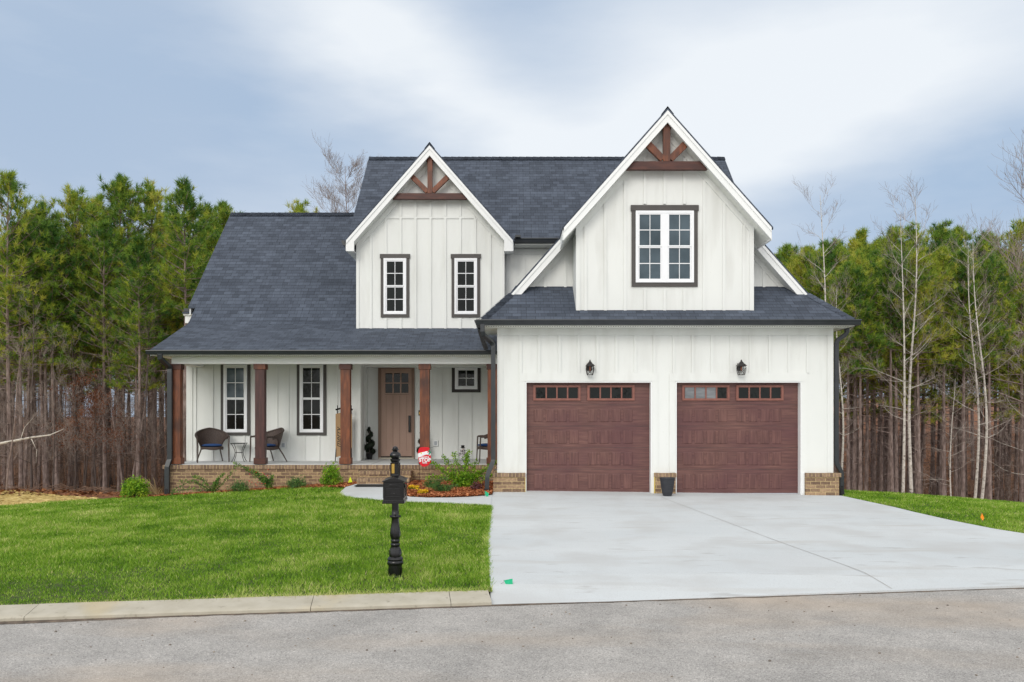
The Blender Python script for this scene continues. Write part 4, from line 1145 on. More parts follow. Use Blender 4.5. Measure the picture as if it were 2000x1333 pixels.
# bed of mulch: left strip and right bed
BEDR = [(-2.33, 18.75), (-2.35, 19.46), (-.3, 19.46), (-.3, 17.9), (-.42, 17.9), (-.42, 17.1), (-.6, 16.95), (-.9, 16.78), (-1.3, 16.68), (-1.7, 16.66), (-2.1, 16.78), (-2.35, 17.1), (-2.42, 17.6), (-2.40, 18.3)]
BEDL = [(-9.5, 19.5), (-9.6, 20.3), (-8.3, 19.9), (-8.25, 19.46), (-3.56, 19.46), (-3.56, 18.9), (-3.72, 18.3), (-4.2, 18.55), (-5.2, 18.8), (-6.4, 18.85), (-7.4, 18.95), (-8.3, 19.05), (-9.0, 19.2)]
sheet('mulch_bed', BEDR, lambda x, y: .012 + .04 * max(0, min(1, (y - 16.7) / .5)), MT['mulch'], step=.25)
sheet('mulch_bed', BEDL, .02, MT['mulch'], step=.25)
def chips(name, poly, n, mat, label, cat, sz=(.02, .05), dz=.04, tilt=.5, area=None, zoff=None):
    rg = np.random.default_rng(len(name) + n)
    xs = [p[0] for p in poly]; ys = [p[1] for p in poly]
    x = rg.uniform(min(xs), max(xs), n * 3); y = rg.uniform(min(ys), max(ys), n * 3)
    k = inpoly(x, y, poly); x = x[k][:n]; y = y[k][:n]; n = len(x)
    z = terr(x, y) + rg.uniform(.2, 1, n) * dz
    if zoff: z += zoff
    a = rg.uniform(0, 6.28, n); L_ = rg.uniform(sz[0], sz[1], n); W_ = L_ * rg.uniform(.25, .5, n)
    t1 = rg.normal(0, tilt, n); t2 = rg.normal(0, tilt, n)
    u = np.stack([np.cos(a), np.sin(a), t1 * .6], 1) * L_[:, None]; v = np.stack([-np.sin(a), np.cos(a), t2], 1) * W_[:, None]
    c = np.stack([x, y, z], 1)
    V = np.stack([c - u - v, c + u - v, c + u + v, c - u + v], 1).reshape(-1, 3)
    o = raw_mesh(name, V, 4, mat, attr=rg.uniform(-.35, .35, n))
    tag(o, label, cat, None, 'stuff'); return o
chips('bark_mulch', BEDR, 22000, MT['mulch_chip'], 'loose reddish bark mulch in the bed right of the steps', 'mulch', dz=.035, zoff=.035, sz=(.012, .030))
chips('bark_mulch', BEDL, 20000, MT['mulch_chip'], 'thin strip of reddish bark mulch along the porch foundation', 'mulch', dz=.03, zoff=.015, sz=(.012, .030))

# lawns
def kb(x, v=.33): return (x, KL(x) + v)
LAWNL = [kb(-40), kb(-20), kb(-10), kb(-5), kb(-.215), (-.36, 12), (-.40, 15.5), (-.405, 15.72), (-.8, 15.80), (-1.3, 15.95), (-2.0, 16.10), (-2.7, 16.35), (-3.2, 16.62), (-3.5, 16.95), (-3.66, 17.4), (-3.72, 18.3),
         (-4.2, 18.55), (-5.2, 18.8), (-6.4, 18.85), (-7.4, 18.95), (-8.3, 19.05), (-9.0, 19.2), (-9.5, 19.5), (-10.2, 19.3), (-11, 18.7), (-12, 18.3), (-13.5, 18.0), (-18, 17.4), (-40, 15)]
LAWNR = [kb(9.95), (9.35, 10.9), (8.60, 11.5), (8.0, 12.1), (7.65, 12.9), (7.45, 13.8), (7.32, 14.8), (7.23, 16.2), (7.15, 17.67), (7.2, 18.0), (7.3, 20.6), (9, 20.5), (12, 20.0), (16, 19.4), (24, 18.6), (40, 17), kb(40)]
sheet('lawn', LAWNL, .004, MT['soil_lawn']); sheet('lawn', LAWNR, .004, MT['soil_lawn'])
STRAW = [(-9.8, 19.45), (-10.2, 19.3), (-11, 18.7), (-12, 18.3), (-13.5, 18.0), (-18, 17.4), (-40, 15), (-40, 25), (-18, 24.4), (-14.5, 24.0), (-12, 22.4), (-10.6, 20.8)]
sheet('straw_patch', STRAW, .006, MT['straw'])
chips('straw_mulch', STRAW, 30000, MT['straw_stalk'], 'pale yellow straw spread over bare soil beyond the lawn', 'straw', sz=(.025, .07), dz=.025, tilt=.12)

def grass(name, poly, xr, yr, dens, label, seed):
    rg = np.random.default_rng(seed)
    A = (xr[1] - xr[0]) * (yr[1] - yr[0]); n = int(A * dens)
    x = rg.uniform(xr[0], xr[1], n); y = rg.uniform(yr[0], yr[1], n)
    keep = inpoly(x + rg.normal(0, .012, n), y + rg.normal(0, .02, n), poly)
    keep &= rg.uniform(0, 1, n) < np.clip((11.0 / y) ** 1.6, .3, 1)
    # stay near the frustum
    keep &= np.abs(x) < y * .80 + 3.0
    x = x[keep]; y = y[keep]; n = len(x)
    z = terr(x, y)
    big = np.zeros(n)
    for fq, am in ((.6, .9), (1.5, .8), (3.7, .6), (8.3, .45)):
        for _ in range(3):
            th = rg.uniform(0, 6.28); ph = rg.uniform(0, 6.28)
            big += am / 3 ** .5 * np.sin(fq * (x * math.cos(th) + y * math.sin(th)) + ph + 1.3 * np.sin(fq * .7 * (y * math.cos(th) - x * math.sin(th)) + ph))
    clump = np.sin(x * 9 + np.sin(y * 7) * 2) * np.cos(y * 11 + np.sin(x * 6) * 2)
    far = np.clip((y - 9) / 9, 0, 1)
    h = rg.uniform(.026, .058, n) * (1 + .16 * big + .22 * clump)
    wv = rg.uniform(.0032, .0060, n) * (1 + far * 1.2)
    a = rg.uniform(0, 6.283, n); la = rg.uniform(0, 6.283, n) + .8 * clump; ll = rg.uniform(.1, 1.1, n) * h
    u = np.stack([np.cos(a) * wv, np.sin(a) * wv, np.zeros(n)], 1)
    c = np.stack([x, y, z], 1); tip = c + np.stack([np.cos(la) * ll, np.sin(la) * ll, h], 1)
    V = np.stack([c - u, c + u, tip], 1).reshape(-1, 3)
    tone = rg.normal(0, .16, n) + .07 * clump + .05 * big
    dry = (y - KL(x) < .33 + rg.uniform(.0, .22, n)) | (rg.uniform(0, 1, n) < .035)
    tone = np.where(dry, tone + .42, tone)
    o = raw_mesh(name, V, 3, MT['grass'], attr=tone)
    tag(o, label, 'grass', None, 'stuff')
grass('grass', LAWNL, (-19, -.2), (5.5, 19.6), 3800, 'bright green lawn grass left of the driveway', 11)
grass('grass', LAWNR, (7, 27), (9, 20.8), 3200, 'bright green lawn grass on the bank right of the driveway', 12)
# runners of turf curling over the drive and the kerb
def fringe(pts, n, seed):
    rg = np.random.default_rng(seed); P = np.array(pts); out = []
    seg = np.linalg.norm(np.diff(P, axis=0), axis=1); cum = np.concatenate([[0], np.cumsum(seg)])
    s = rg.uniform(0, cum[-1], n); x = np.interp(s, cum, P[:, 0]); y = np.interp(s, cum, P[:, 1])
    x = x + rg.normal(0, .02, n); y = y + rg.normal(0, .02, n)
    h = rg.uniform(.03, .08, n); a = rg.uniform(0, 6.28, n); la = rg.uniform(0, 6.28, n)
    z = terr(x, y) + .012
    u = np.stack([np.cos(a) * .004, np.sin(a) * .004, np.zeros(n)], 1); c = np.stack([x, y, z], 1)
    tip = c + np.stack([np.cos(la) * h * .9, np.sin(la) * h * .9, h * .6], 1)
    return np.stack([c - u, c + u, tip], 1).reshape(-1, 3)
fr1 = fringe([kb(-14, .36), kb(-5, .36), kb(-.30, .36)], 5200, 1); fr2 = fringe([(-.30, KL(-.3) + .36), (-.38, 12), (-.42, 15.6)], 4200, 2)
fr3 = fringe([(-.44, 15.68), (-.8, 15.77), (-1.3, 15.92), (-2.0, 16.07), (-2.7, 16.32), (-3.2, 16.59), (-3.5, 16.92), (-3.66, 17.4)], 2500, 3)
V = np.concatenate([fr1, fr2, fr3]); nf = len(V) // 3
tn = np.random.default_rng(5).normal(.12, .2, nf); tn[:5200] += .28
tag(raw_mesh('grass_edge', V, 3, MT['grass'], attr=tn), 'ragged edge of turf creeping over the kerb and driveway', 'grass', None, 'stuff')
# loose stones and crumbs on the asphalt
rg = np.random.default_rng(9)
st = MB()
for i in range(170):
    x = rg.uniform(-7, 9); v = -abs(rg.normal(0, 1.4)) - .05; y = KL(x) + v
    s = rg.uniform(.004, .013)
    st.ball((x, y, -.215 + s * .4), s, 5, (1, rg.uniform(.6, 1.2), .6))
nmat('stone', c2((0.10, 0.085, 0.075), (0.36, 0.31, 0.25)), scale=2, rough=.9)
tag(st.build('gravel', MT['stone']), 'loose small stones scattered over the road', 'gravel', None, 'stuff')

# ================================================================== MAILBOX
def mailbox():
    x, y = X(772, 170), 1600 / 170.; z0 = -.14
    root = empty('mailbox', (x, y, z0), R(3), 'black cast metal mailbox on an ornate post, standing in the lawn by the kerb', 'mailbox')
    f = 1 / 755.
    def hz(zy): return (1235 - zy) * f
    s = MB()
    s.lathe([(.095, 0), (.097, .022), (.086, .030), (.083, .04)], 8, rot=R(22.5))
    s.lathe([(.081, .04), (.081, hz(1118))], 8, rot=R(22.5))
    s.lathe([(.086, hz(1118)), (.096, hz(1105)), (.094, hz(1085)), (.086, hz(1078)), (.096, hz(1066)), (.084, hz(1050)), (.070, hz(1042))], 8, rot=R(22.5))
    s.lathe([(.069, hz(1042)), (.072, hz(1020)), (.060, hz(985)), (.050, hz(962)), (.052, hz(955))], 24, flute=[0, .06, .08, .05, 0, 8])
    s.lathe([(.046, hz(955)), (.055, hz(945)), (.055, hz(938)), (.045, hz(928)), (.050, hz(915)), (.052, hz(905)), (.046, hz(895))], 24)
    for k in range(8):
        a = 2 * math.pi * k / 8 + .39
        s.box(-.010, .010, -.004, .004, 0, .08)
        for i in range(len(s.v) - 8, len(s.v)):
            px_, py_, pz_ = s.v[i]; py_ -= .083 * math.cos(R(22.5)) + .001
            s.v[i] = (px_ * math.cos(a) - py_ * math.sin(a), px_ * math.sin(a) + py_ * math.cos(a), pz_ + .038)
    s.build('post_base', M['black_metal'], root, smooth=True)
    s = MB()
    s.lathe([(.046, hz(895)), (.057, hz(870)), (.058, hz(840)), (.050, hz(800)), (.044, hz(770)), (.040, hz(730)), (.043, hz(712)), (.052, hz(702)), (.052, hz(694)), (.040, hz(686)), (.038, hz(640)), (.037, hz(572))],
            32, flute=[0, .05, .06, .06, .05, .04, 0, 0, 0, .04, .05, .05, 10])
    s.ball((-.052, 0, hz(698)), .014, 8); s.ball((.052, 0, hz(698)), .014, 8)
    s.build('post_shaft', M['black_metal'], root, smooth=True)
    # box
    w, d = .114, .24
    zb, zt = hz(560), hz(385)
    b = MB(); b.box(-w, w, -d, d * .9, zb + .02, zt)
    b.box(-w - .010, w + .010, -d - .012, d * .9 + .01, zb - .012, zb + .014)
    b.box(-w - .004, w + .004, -d - .005, d * .9 + .005, zb + .0145, zb + .028)
    box_ = b.build('letter_box', M['black_metal'], root, bevel=.004)
    r_ = MB(); q = [(-w - .014, zt), (w + .014, zt), (w + .012, zt + .008), (w * .72, zt + .026), (w * .35, zt + .043), (0, zt + .049), (-w * .35, zt + .043), (-w * .72, zt + .026), (-w - .012, zt + .008)]
    r_.pxz(q, -d - .014, d * .9 + .014); r_.build('box_roof', M['black_metal'], box_, smooth=False, bevel=.003)
    dr = MB(); zc0, zc1 = hz(512), hz(425)
    for a_, b_, c_, e_ in ((-.098, .098, zc0, zc0 + .008), (-.098, .098, zc1 - .008, zc1), (-.098, -.090, zc0, zc1), (.090, .098, zc0, zc1)): dr.box(a_, b_, -d - .007, -d + .001, c_, e_)
    dr.box(-.082, .082, -d - .004, -d + .001, zc0 + .018, zc1 - .02)
    dr.pxz([(-.062, zc1 + .004), (.062, zc1 + .004), (.045, zc1 + .022), (.02, zc1 + .030), (-.02, zc1 + .030), (-.045, zc1 + .022)], -d - .014, -d + .001)
    dr.pxz([(-.03, zc0 + .034), (.03, zc0 + .034), (.018, zc0 + .046), (0, zc0 + .040), (-.018, zc0 + .046)], -d - .009, -d - .0035)
    dr.build('box_door', M['black_metal'], box_, bevel=.002)
    # side panels
    sp_ = MB()
    for sg in (-1, 1):
        xx = sg * w
        for (ya, yb, za, zc_) in ((-.21, -.03, zb + .05, zb + .058), (-.21, -.03, zt - .04, zt - .032), (-.21, -.202, zb + .05, zt - .032), (-.038, -.03, zb + .05, zt - .032),
                                  (.01, .18, zb + .05, zb + .058), (.01, .18, zt - .04, zt - .032), (.01, .018, zb + .05, zt - .032), (.172, .18, zb + .05, zt - .032)):
            sp_.box(min(xx, xx + sg*.005), max(xx, xx + sg*.005), ya, yb, za, zc_)
    sp_.build('side_moulding', M['black_metal'], box_)
    fl = MB(); fl.box(w + .006, w + .016, -.19, -.02, zt - .075, zt - .045); fl.box(w + .006, w + .016, -.19, -.12, zt - .075, zt - .02)
    fl.build('signal_flag', M['black_metal'], root, bevel=.002)
    rl = MB(); rl.box(w + .017, w + .020, -.17, -.14, zt - .028, zt - .018); rl.build('flag_tip', M['red_cloth'], root)
    # upper column with the house number plate and finial
    c = MB(); zc0, zc1 = hz(345), hz(232)
    c.lathe([(.052, zc0 - .02), (.060, zc0 + .006), (.050, zc0 + .014), (.049, zc1 - .012), (.058, zc1 - .004), (.056, zc1 + .004)], 4, rot=R(45))
    for sx in (-1, 1): c.tube([(sx*.047, -.047, zc0 + .0), (sx*.047, -.047, zc1)], .0065, 8); c.tube([(sx*.047, .047, zc0), (sx*.047, .047, zc1)], .0065, 8)
    c.build('number_column', M['black_metal'], root, bevel=.002)
    n_ = MB(); n_.box(-.038, -.006, -.040, -.0352, zc0 + .03, zc1 - .012); n_.build('number_plate', M['brass'], root)
    for k, (ch, zz) in enumerate((('1', .118), ('4', .084), ('8', .050))):
        pass
    fn = MB(); fn.lathe([(.040, zc1 + .002), (.050, zc1 + .010), (.058, hz(207)), (.058, hz(200)), (.040, hz(196)), (.046, hz(190)), (.060, hz(176)), (.062, hz(164)), (.050, hz(148)), (.034, hz(138)),
                          (.026, hz(130)), (.040, hz(121)), (.041, hz(117)), (.030, hz(112)), (.032, hz(104)), (.022, hz(94)), (.004, hz(89))], 28,
                         flute=[0, 0, 0, 0, 0, .03, .06, .07, .05, 0, 0, 0, 0, 0, 0, 0, 0, 9])
    fn.build('finial', M['black_metal'], root, smooth=True)
mailbox()

# ================================================================== SMALL THINGS
def textmesh(s, size, extr=.001, shear=0.0, bold=0.0, align='CENTER'):
    cu = bpy.data.curves.new('t', 'FONT'); cu.body = s; cu.size = size; cu.extrude = extr; cu.shear = shear; cu.offset = bold
    cu.align_x = align; cu.align_y = 'CENTER'; cu.resolution_u = 3
    ob = bpy.data.objects.new('t', cu); COL.objects.link(ob)
    dg = bpy.context.evaluated_depsgraph_get(); dg.update()
    me = bpy.data.meshes.new_from_object(ob.evaluated_get(dg))
    bpy.data.objects.remove(ob); bpy.data.curves.remove(cu)
    return me
def text_part(name, s, size, mat, parent, loc, rot=(R(90), 0, 0), **k):
    me = textmesh(s, size, **k); me.materials.clear(); me.materials.append(mat)
    o = bpy.data.objects.new(name, me); COL.objects.link(o); o.parent = parent; o.location = loc; o.rotation_euler = rot
    return o

# garden flag: red stocking-cap flag on a thin wire stand
def garden_flag():
    S = 85.5; y = 1600 / S
    x = X(829.5, S); zc = Z(892, S)
    zg_ = tz(x, y) + .03
    root = empty('garden_flag', (X(819, S), y + .01, zg_), 0, 'red garden flag reading SANTA STOP HERE, on a wire stand in the mulch bed', 'garden flag')
    ox = -X(819, S); oy = -(y + .01); oz = -zg_
    def sh(mb, name, mat, **k): mb.v = [(a + ox, b_ + oy, c_ + oz) for a, b_, c_ in mb.v]; return mb.build(name, mat, root, **k)
    q = lambda zx, zy: (X(800 + zx / 22.2, S), Z(860 + zy / 22.2, S))
    out = [q(*p) for p in ((430, 330), (540, 308), (700, 305), (800, 312), (860, 340), (880, 450), (905, 560), (920, 700), (930, 850), (910, 980), (850, 1060), (760, 1125), (650, 1155), (560, 1148), (480, 1080), (410, 980), (390, 860), (370, 700), (360, 560), (385, 430))]
    m_ = MB(); m_.pxz(out, y, y + .006); sh(m_, 'flag_cloth', M['red_cloth'])
    band = [q(*p) for p in ((375, 580), (480, 540), (600, 520), (720, 480), (790, 490), (870, 560), (910, 570), (912, 650), (870, 670), (800, 630), (720, 625), (640, 655), (540, 690), (450, 745), (385, 755), (365, 690))]
    m_ = MB(); m_.pxz(band, y - .004, y - .0005); sh(m_, 'fur_band', M['white_print'])
    m_ = MB(); hol = [q(*p) for p in ((800, 460), (840, 415), (880, 430), (880, 490), (920, 500), (915, 560), (880, 580), (870, 640), (830, 630), (805, 600), (850, 560), (840, 510))]
    m_.pxz(hol, y - .008, y - .0045); sh(m_, 'holly', M['green_print'])
    m_ = MB(); cx_, cz_ = q(505, 570); m_.box(cx_ - .014, cx_ + .014, y - .008, y - .0045, cz_ - .014, cz_ + .014); sh(m_, 'yellow_patch', M['yellow_print'])
    m_ = MB(); cx_, cz_ = q(800, 530); m_.ball((cx_, y - .006, cz_), .014, 8, (1, .3, 1)); sh(m_, 'berry', M['red_cloth'])
    for s_, zx, zy, sz, bd in (('SANTA', 665, 745, .060, .0016), ('STOP', 665, 868, .112, .005), ('HERE', 655, 985, .048, .0012)):
        a, c_ = q(zx, zy); text_part('lettering', s_, sz, M['white_print'], root, (a + ox, y - .004 + oy, c_ + oz), bold=bd, extr=.002)
    w_ = MB(); x0 = X(819, S); zt = Z(874, S)
    w_.tube([(x0, y + .012, zg_ - .15), (x0, y + .012, Z(873, S)), (X(813.5, S), y + .012, Z(874, S)), (X(813.5, S), y + .012, Z(879, S))], .004, 6)
    w_.tube([(x0, y + .0125, Z(874.3, S)), (X(846, S), y + .0125, Z(874.3, S)), (X(846, S), y + .0125, Z(872.5, S)), (X(856, S), y + .0125, Z(872.5, S)), (X(856, S), y + .0125, Z(862, S))], .003, 6)
    sh(w_, 'wire_stand', M['black_metal'])
garden_flag()

# utility flags
def yard_flag(px, py, S, pts, mat, word, base=None, label=''):
    y = 1600. / S; zc = Z(py, S); x = X(px, S)
    bx, bz = (X(base[0], S), Z(base[1], S)) if base else (x - .04, None)
    g_ = tz(bx, y)
    root = empty('marker_flag', (bx, y, g_), 0, label, 'marker flag', 'wire marker flags stuck in the yard')
    f_ = MB(); n = len(pts)
    P = [(x + a / S - bx, .012 * math.sin(i * 2.1), zc - b_ / S - g_) for i, (a, b_) in enumerate(pts)]
    f_.prism(P, (0, .003, 0)); f_.build('flag', mat, root)
    w_ = MB(); a0 = P[0]; w_.tube([(0, 0, -.05), (a0[0], a0[1] + .004, a0[2] - .02), (a0[0], a0[1] + .004, a0[2] + .004)], .0022 if S > 120 else .004, 5); w_.build('wire', M['wire'], root)
yard_flag(993, 1140, 178, [(-9, -6), (8, -9), (9, 7), (-2, 8)], M['flag_green'], '', base=(958, 1152), label='green marker flag leaning over the driveway near the kerb')
yard_flag(951, 965, 95, [(-4, -6), (4, -1), (2, 7), (-4, 2)], M['flag_green'], '', base=(953, 985), label='green marker flag by the drain boot at the garage corner')
yard_flag(684, 938, 84.5, [(0, -7), (4, 4), (-4, 5)], M['flag_yellow'], '', base=(683, 950), label='neon yellow marker flag at the edge of the walk')
yard_flag(1919, 1010, 118, [(-1, -8), (4, 2), (0, 7), (-4, 1)], M['flag_orange'], '', base=(1919, 1024), label='orange marker flag on the grass bank right of the driveway')

# planter pot
x, y = X(1303, 92.6), 1600 / 92.6 - .02; z0 = tz(x, y) + .021
pot = empty('planter_pot', (x, y, z0), 0, 'empty dark ribbed planter pot in front of the brick pier between the garage doors', 'pot')
m_ = MB(); prof = [(.088, 0), (.10, .02)]
for k in range(12):
    t_ = k / 11.; r_ = .10 + .052 * t_ ** .75
    prof += [(r_ - .002, .03 + .30 * t_), (r_ + .003, .04 + .30 * t_)]
prof += [(.155, .355), (.162, .362), (.162, .378), (.150, .380), (.143, .37), (.135, .30), (.13, .29), (.001, .289)]
m_.lathe(prof, 28); m_.build('pot_body', M['planter'], pot, smooth=True)
m_ = MB(); m_.lathe([(.128, .2905), (.120, .300), (.06, .306), (.002, .308)], 20); m_.build('potting_soil', M['terracotta'], pot, smooth=True)

# doormat
m_ = MB(); m_.box(-.36, .36, -.20, .20, 0, .015); o = m_.build('doormat', M['black_rubber'], bevel=.004)
o.location = (-3.15, 18.42, tz(-3.15, 18.42) + .036); tag(o, 'flat black doormat on the walk at the foot of the brick steps', 'doormat')

# wicker chairs
def wicker_chair(loc, rz, label):
    root = empty('wicker_chair', loc, rz, label, 'chair', 'dark wicker porch chairs')
    seat_z = .38
    # seat and apron
    s = MB(); n = 22; ring = []
    def pr(a, rx=.27, ry=.27): 
        return (rx * math.copysign(abs(math.cos(a)) ** .75, math.cos(a)), ry * math.copysign(abs(math.sin(a)) ** .75, math.sin(a)))
    for zz, k in ((seat_z - .085, .96), (seat_z - .03, 1.0), (seat_z, .98)):
        for i in range(n):
            a = 2 * math.pi * i / n; px_, py_ = pr(a); dip = -.03 * abs(math.sin(a * 2)) if zz < seat_z - .05 else 0
            ring.append((px_ * k, py_ * k, zz - dip))
    fs = [(j*n+i, j*n+(i+1) % n, (j+1)*n+(i+1) % n, (j+1)*n+i) for j in range(2) for i in range(n)] + [tuple(range(n-1, -1, -1)), tuple(range(2*n, 3*n))]
    s.add(ring, fs); s.build('seat', M['wicker'], root, smooth=True)
    c = MB(); c.ball((0, -.02, seat_z + .035), .25, 16, (1.0, 1.0, .17)); c.build('cushion', M['cushion'], root, smooth=True)
    # barrel back: front is -y
    def back_pt(f, t_, off=0.0):
        a = R(90) + f * R(100)
        rx = .28 + .09 * t_ + off; ry = .27 + .12 * t_ + off
        top = .83 - .20 * (abs(f) ** 1.3); z_ = (seat_z - .03) + (top - seat_z + .03) * t_
        return (rx * math.cos(a), ry * math.sin(a) + .01, z_)
    b = MB(); nu, nv = 22, 6; fs = []; vs = []
    for off in (0, .02):
        for i in range(nu + 1):
            f = -1 + 2 * i / nu
            lo = 0.0 if abs(f) < .62 else min(.72, (abs(f) - .62) / .38 * .72 + .35)
            for j in range(nv + 1):
                vs.append(back_pt(f, lo + (1 - lo) * j / nv, off))
    K = (nu + 1) * (nv + 1)
    for o_ in (0, K):
        for i in range(nu):
            for j in range(nv):
                q = (o_ + i*(nv+1)+j, o_ + (i+1)*(nv+1)+j, o_ + (i+1)*(nv+1)+j+1, o_ + i*(nv+1)+j+1)
                fs.append(q if o_ else q[::-1])
    b.add(vs, fs); b.build('backrest', M['wicker'], root, smooth=True)
    rim = MB(); pts = [back_pt(-1 + 2 * i / 26, 1.0, .01) for i in range(27)]
    # arms run forward and dip to the front legs
    pts = [(pts[0][0] + .0, -.22, .625), (pts[0][0] + .01, -.10, .635)] + pts + [(pts[-1][0] - .01, -.10, .635), (pts[-1][0], -.22, .625)]
    rim.tube(pts, .024, 8); rim.build('arm_rail', M['wicker'], root, smooth=True)
    ax = abs(pts[0][0])
    for sx in (-1, 1):
        l = MB(); l.tube([(sx * ax, -.225, .63), (sx * ax * .96, -.235, .40), (sx * (ax * .98), -.25, .0)], [.019, .018, .014], 7); l.build('leg', M['wicker'], root, smooth=True)
        l = MB(); l.tube([(sx * .21, .20, .36), (sx * .26, .30, .18), (sx * .31, .38, .0)], [.018, .016, .013], 7); l.build('leg', M['wicker'], root, smooth=True)
PF = .575
wicker_chair((X(414, 78.6), 1600/78.6, PF), R(28), 'dark wicker chair with blue cushion, left of the small porch table')
wicker_chair((X(521, 78.6), 1600/78.6, PF), R(-42), 'dark wicker chair right of the small porch table, partly behind a post')
wicker_chair((X(953, 78.2), 1600/78.2 + .1, PF), R(-82), 'dark wicker chair with blue cushion at the right end of the porch')

# side table
x, y = X(467, 77.8), 1600/77.8
tb = empty('side_table', (x, y, PF), R(8), 'small black metal porch table between the two wicker chairs', 'table')
m_ = MB(); m_.lathe([(.25, .452), (.255, .46), (.25, .468)], 4, rot=R(45)); m_.lathe([(.24, .445), (.24, .4515)], 4, rot=R(45)); m_.build('tabletop', M['black_metal'], tb)
for k in range(4):
    a = R(45) + k * R(90); ca, sa = math.cos(a), math.sin(a)
    m_ = MB(); m_.tube([(ca*r_, sa*r_, h) for r_, h in ((.22, .447), (.175, .38), (.125, .29), (.115, .22), (.14, .12), (.19, .04), (.215, .0), (.225, .008))], .0075, 6)
    m_.build('leg', M['black_metal'], tb, smooth=True)
m_ = MB(); m_.tube([(.118*math.cos(R(45)+k*R(90)), .118*math.sin(R(45)+k*R(90)), .225) for k in range(5)], .006, 5); m_.build('stretcher', M['black_metal'], tb)

# snowman
x, y = X(904, 75.5), 1600/75.5
sn = empty('snowman_figure', (x, y, PF), R(10), 'small snowman figure with black top hat and plaid scarf on the porch', 'figurine')
m_ = MB(); m_.ball((0, 0, .085), .095, 14, (1, .9, .92)); m_.ball((0, 0, .20), .07, 14, (1, .9, .9)); m_.ball((0, 0, .285), .052, 14); m_.build('body', M['snow_white'], sn, smooth=True)
m_ = MB(); m_.lathe([(.068, .318), (.070, .324), (.044, .328), (.042, .375), (.046, .385), (.003, .386)], 18); m_.build('hat', M['black_print'], sn)
m_ = MB(); m_.tube([(.055*math.cos(a), .052*math.sin(a), .243) for a in [i*.5236 for i in range(13)]], .018, 7); m_.box(-.045, -.01, -.088, -.07, .10, .24); m_.box(.012, .045, -.085, -.068, .13, .24); m_.build('scarf', M['plaid'], sn)
m_ = MB(); m_.tube([(0, -.045, .285), (.004, -.085, .281)], [.011, .002], 7); m_.build('nose', M['carrot'], sn)
for dx in (-.018, .018): m_ = MB(); m_.ball((dx, -.049, .300), .006, 6); m_.build('eye', M['black_print'], sn)
for sx in (-1, 1): m_ = MB(); m_.ball((sx*.085, -.03, .15), .038, 8, (.8, .8, 1.4)); m_.build('mitten', M['plaid'], sn, smooth=True)

# leaf cloud helper
def leaves(centres, normals_spread, size, n, rg, aspect=.5, up=.3, dirs=None):
    """centres (m,3) repeated; returns quads (n) as verts"""
    m = len(centres); idx = rg.integers(0, m, n)
    c = centres[idx] + rg.normal(0, 1, (n, 3)) * normals_spread
    d = rg.normal(0, 1, (n, 3)); d[:, 2] += up
    if dirs is not None: d = d * .5 + dirs[idx]
    d /= np.linalg.norm(d, axis=1)[:, None]
    r = rg.normal(0, 1, (n, 3)); s = np.cross(d, r); s /= np.linalg.norm(s, axis=1)[:, None]
    L_ = size * rg.uniform(.6, 1.3, n)
    d = d * L_[:, None]; s = s * (L_ * aspect * .5)[:, None]
    return np.stack([c, c + d * .5 + s, c + d, c + d * .5 - s], 1).reshape(-1, 3)

# spiral topiaries
def topiary(x, y, ph, label):
    root = empty('spiral_topiary', (x, y, PF), 0, label, 'topiary', 'black spiral topiaries beside the front door')
    m_ = MB(); m_.lathe([(.060, 0), (.066, .02), (.085, .14), (.092, .15), (.09, .16), (.002, .161)], 16); m_.build('pot', M['black_rubber'], root)
    m_ = MB(); m_.tube([(0, 0, .15), (0, 0, .84)], .01, 6); m_.build('stem', M['dark_bark'], root)
    pts = []; rads = []
    for i in range(64):
        t_ = i / 63.; a = ph + t_ * 6.283 * 2.6; rr = .085 * (1 - t_) ** .7 + .012
        pts.append((rr * math.cos(a), rr * math.sin(a), .20 + .62 * t_)); rads.append(.078 * (1 - t_) ** .8 + .028)
    m_ = MB(); m_.tube(pts, [r_ * .8 for r_ in rads], 9); fo = m_.build('spiral', M['leaf_black'], root, smooth=True)
    rg = np.random.default_rng(int(ph * 10) + 3); C_ = np.array(pts)
    V = []
    for p_, r_ in zip(pts, rads):
        dd_ = rg.normal(0, 1, (45, 3)); dd_ /= np.linalg.norm(dd_, axis=1)[:, None]
        V.append(leaves(np.array(p_) + dd_ * r_ * .78, .002, .028, 45, rg, .5))
    raw_mesh('leaf_tips', np.concatenate(V), 4, M['leaf_black'], root)
topiary(X(722, 74.2), 1600/74.2, .6, 'black spiral topiary left of the tan front door')
topiary(X(826, 74.2), 1600/74.2, 2.2, 'black spiral topiary right of the front door, half hidden behind a post')

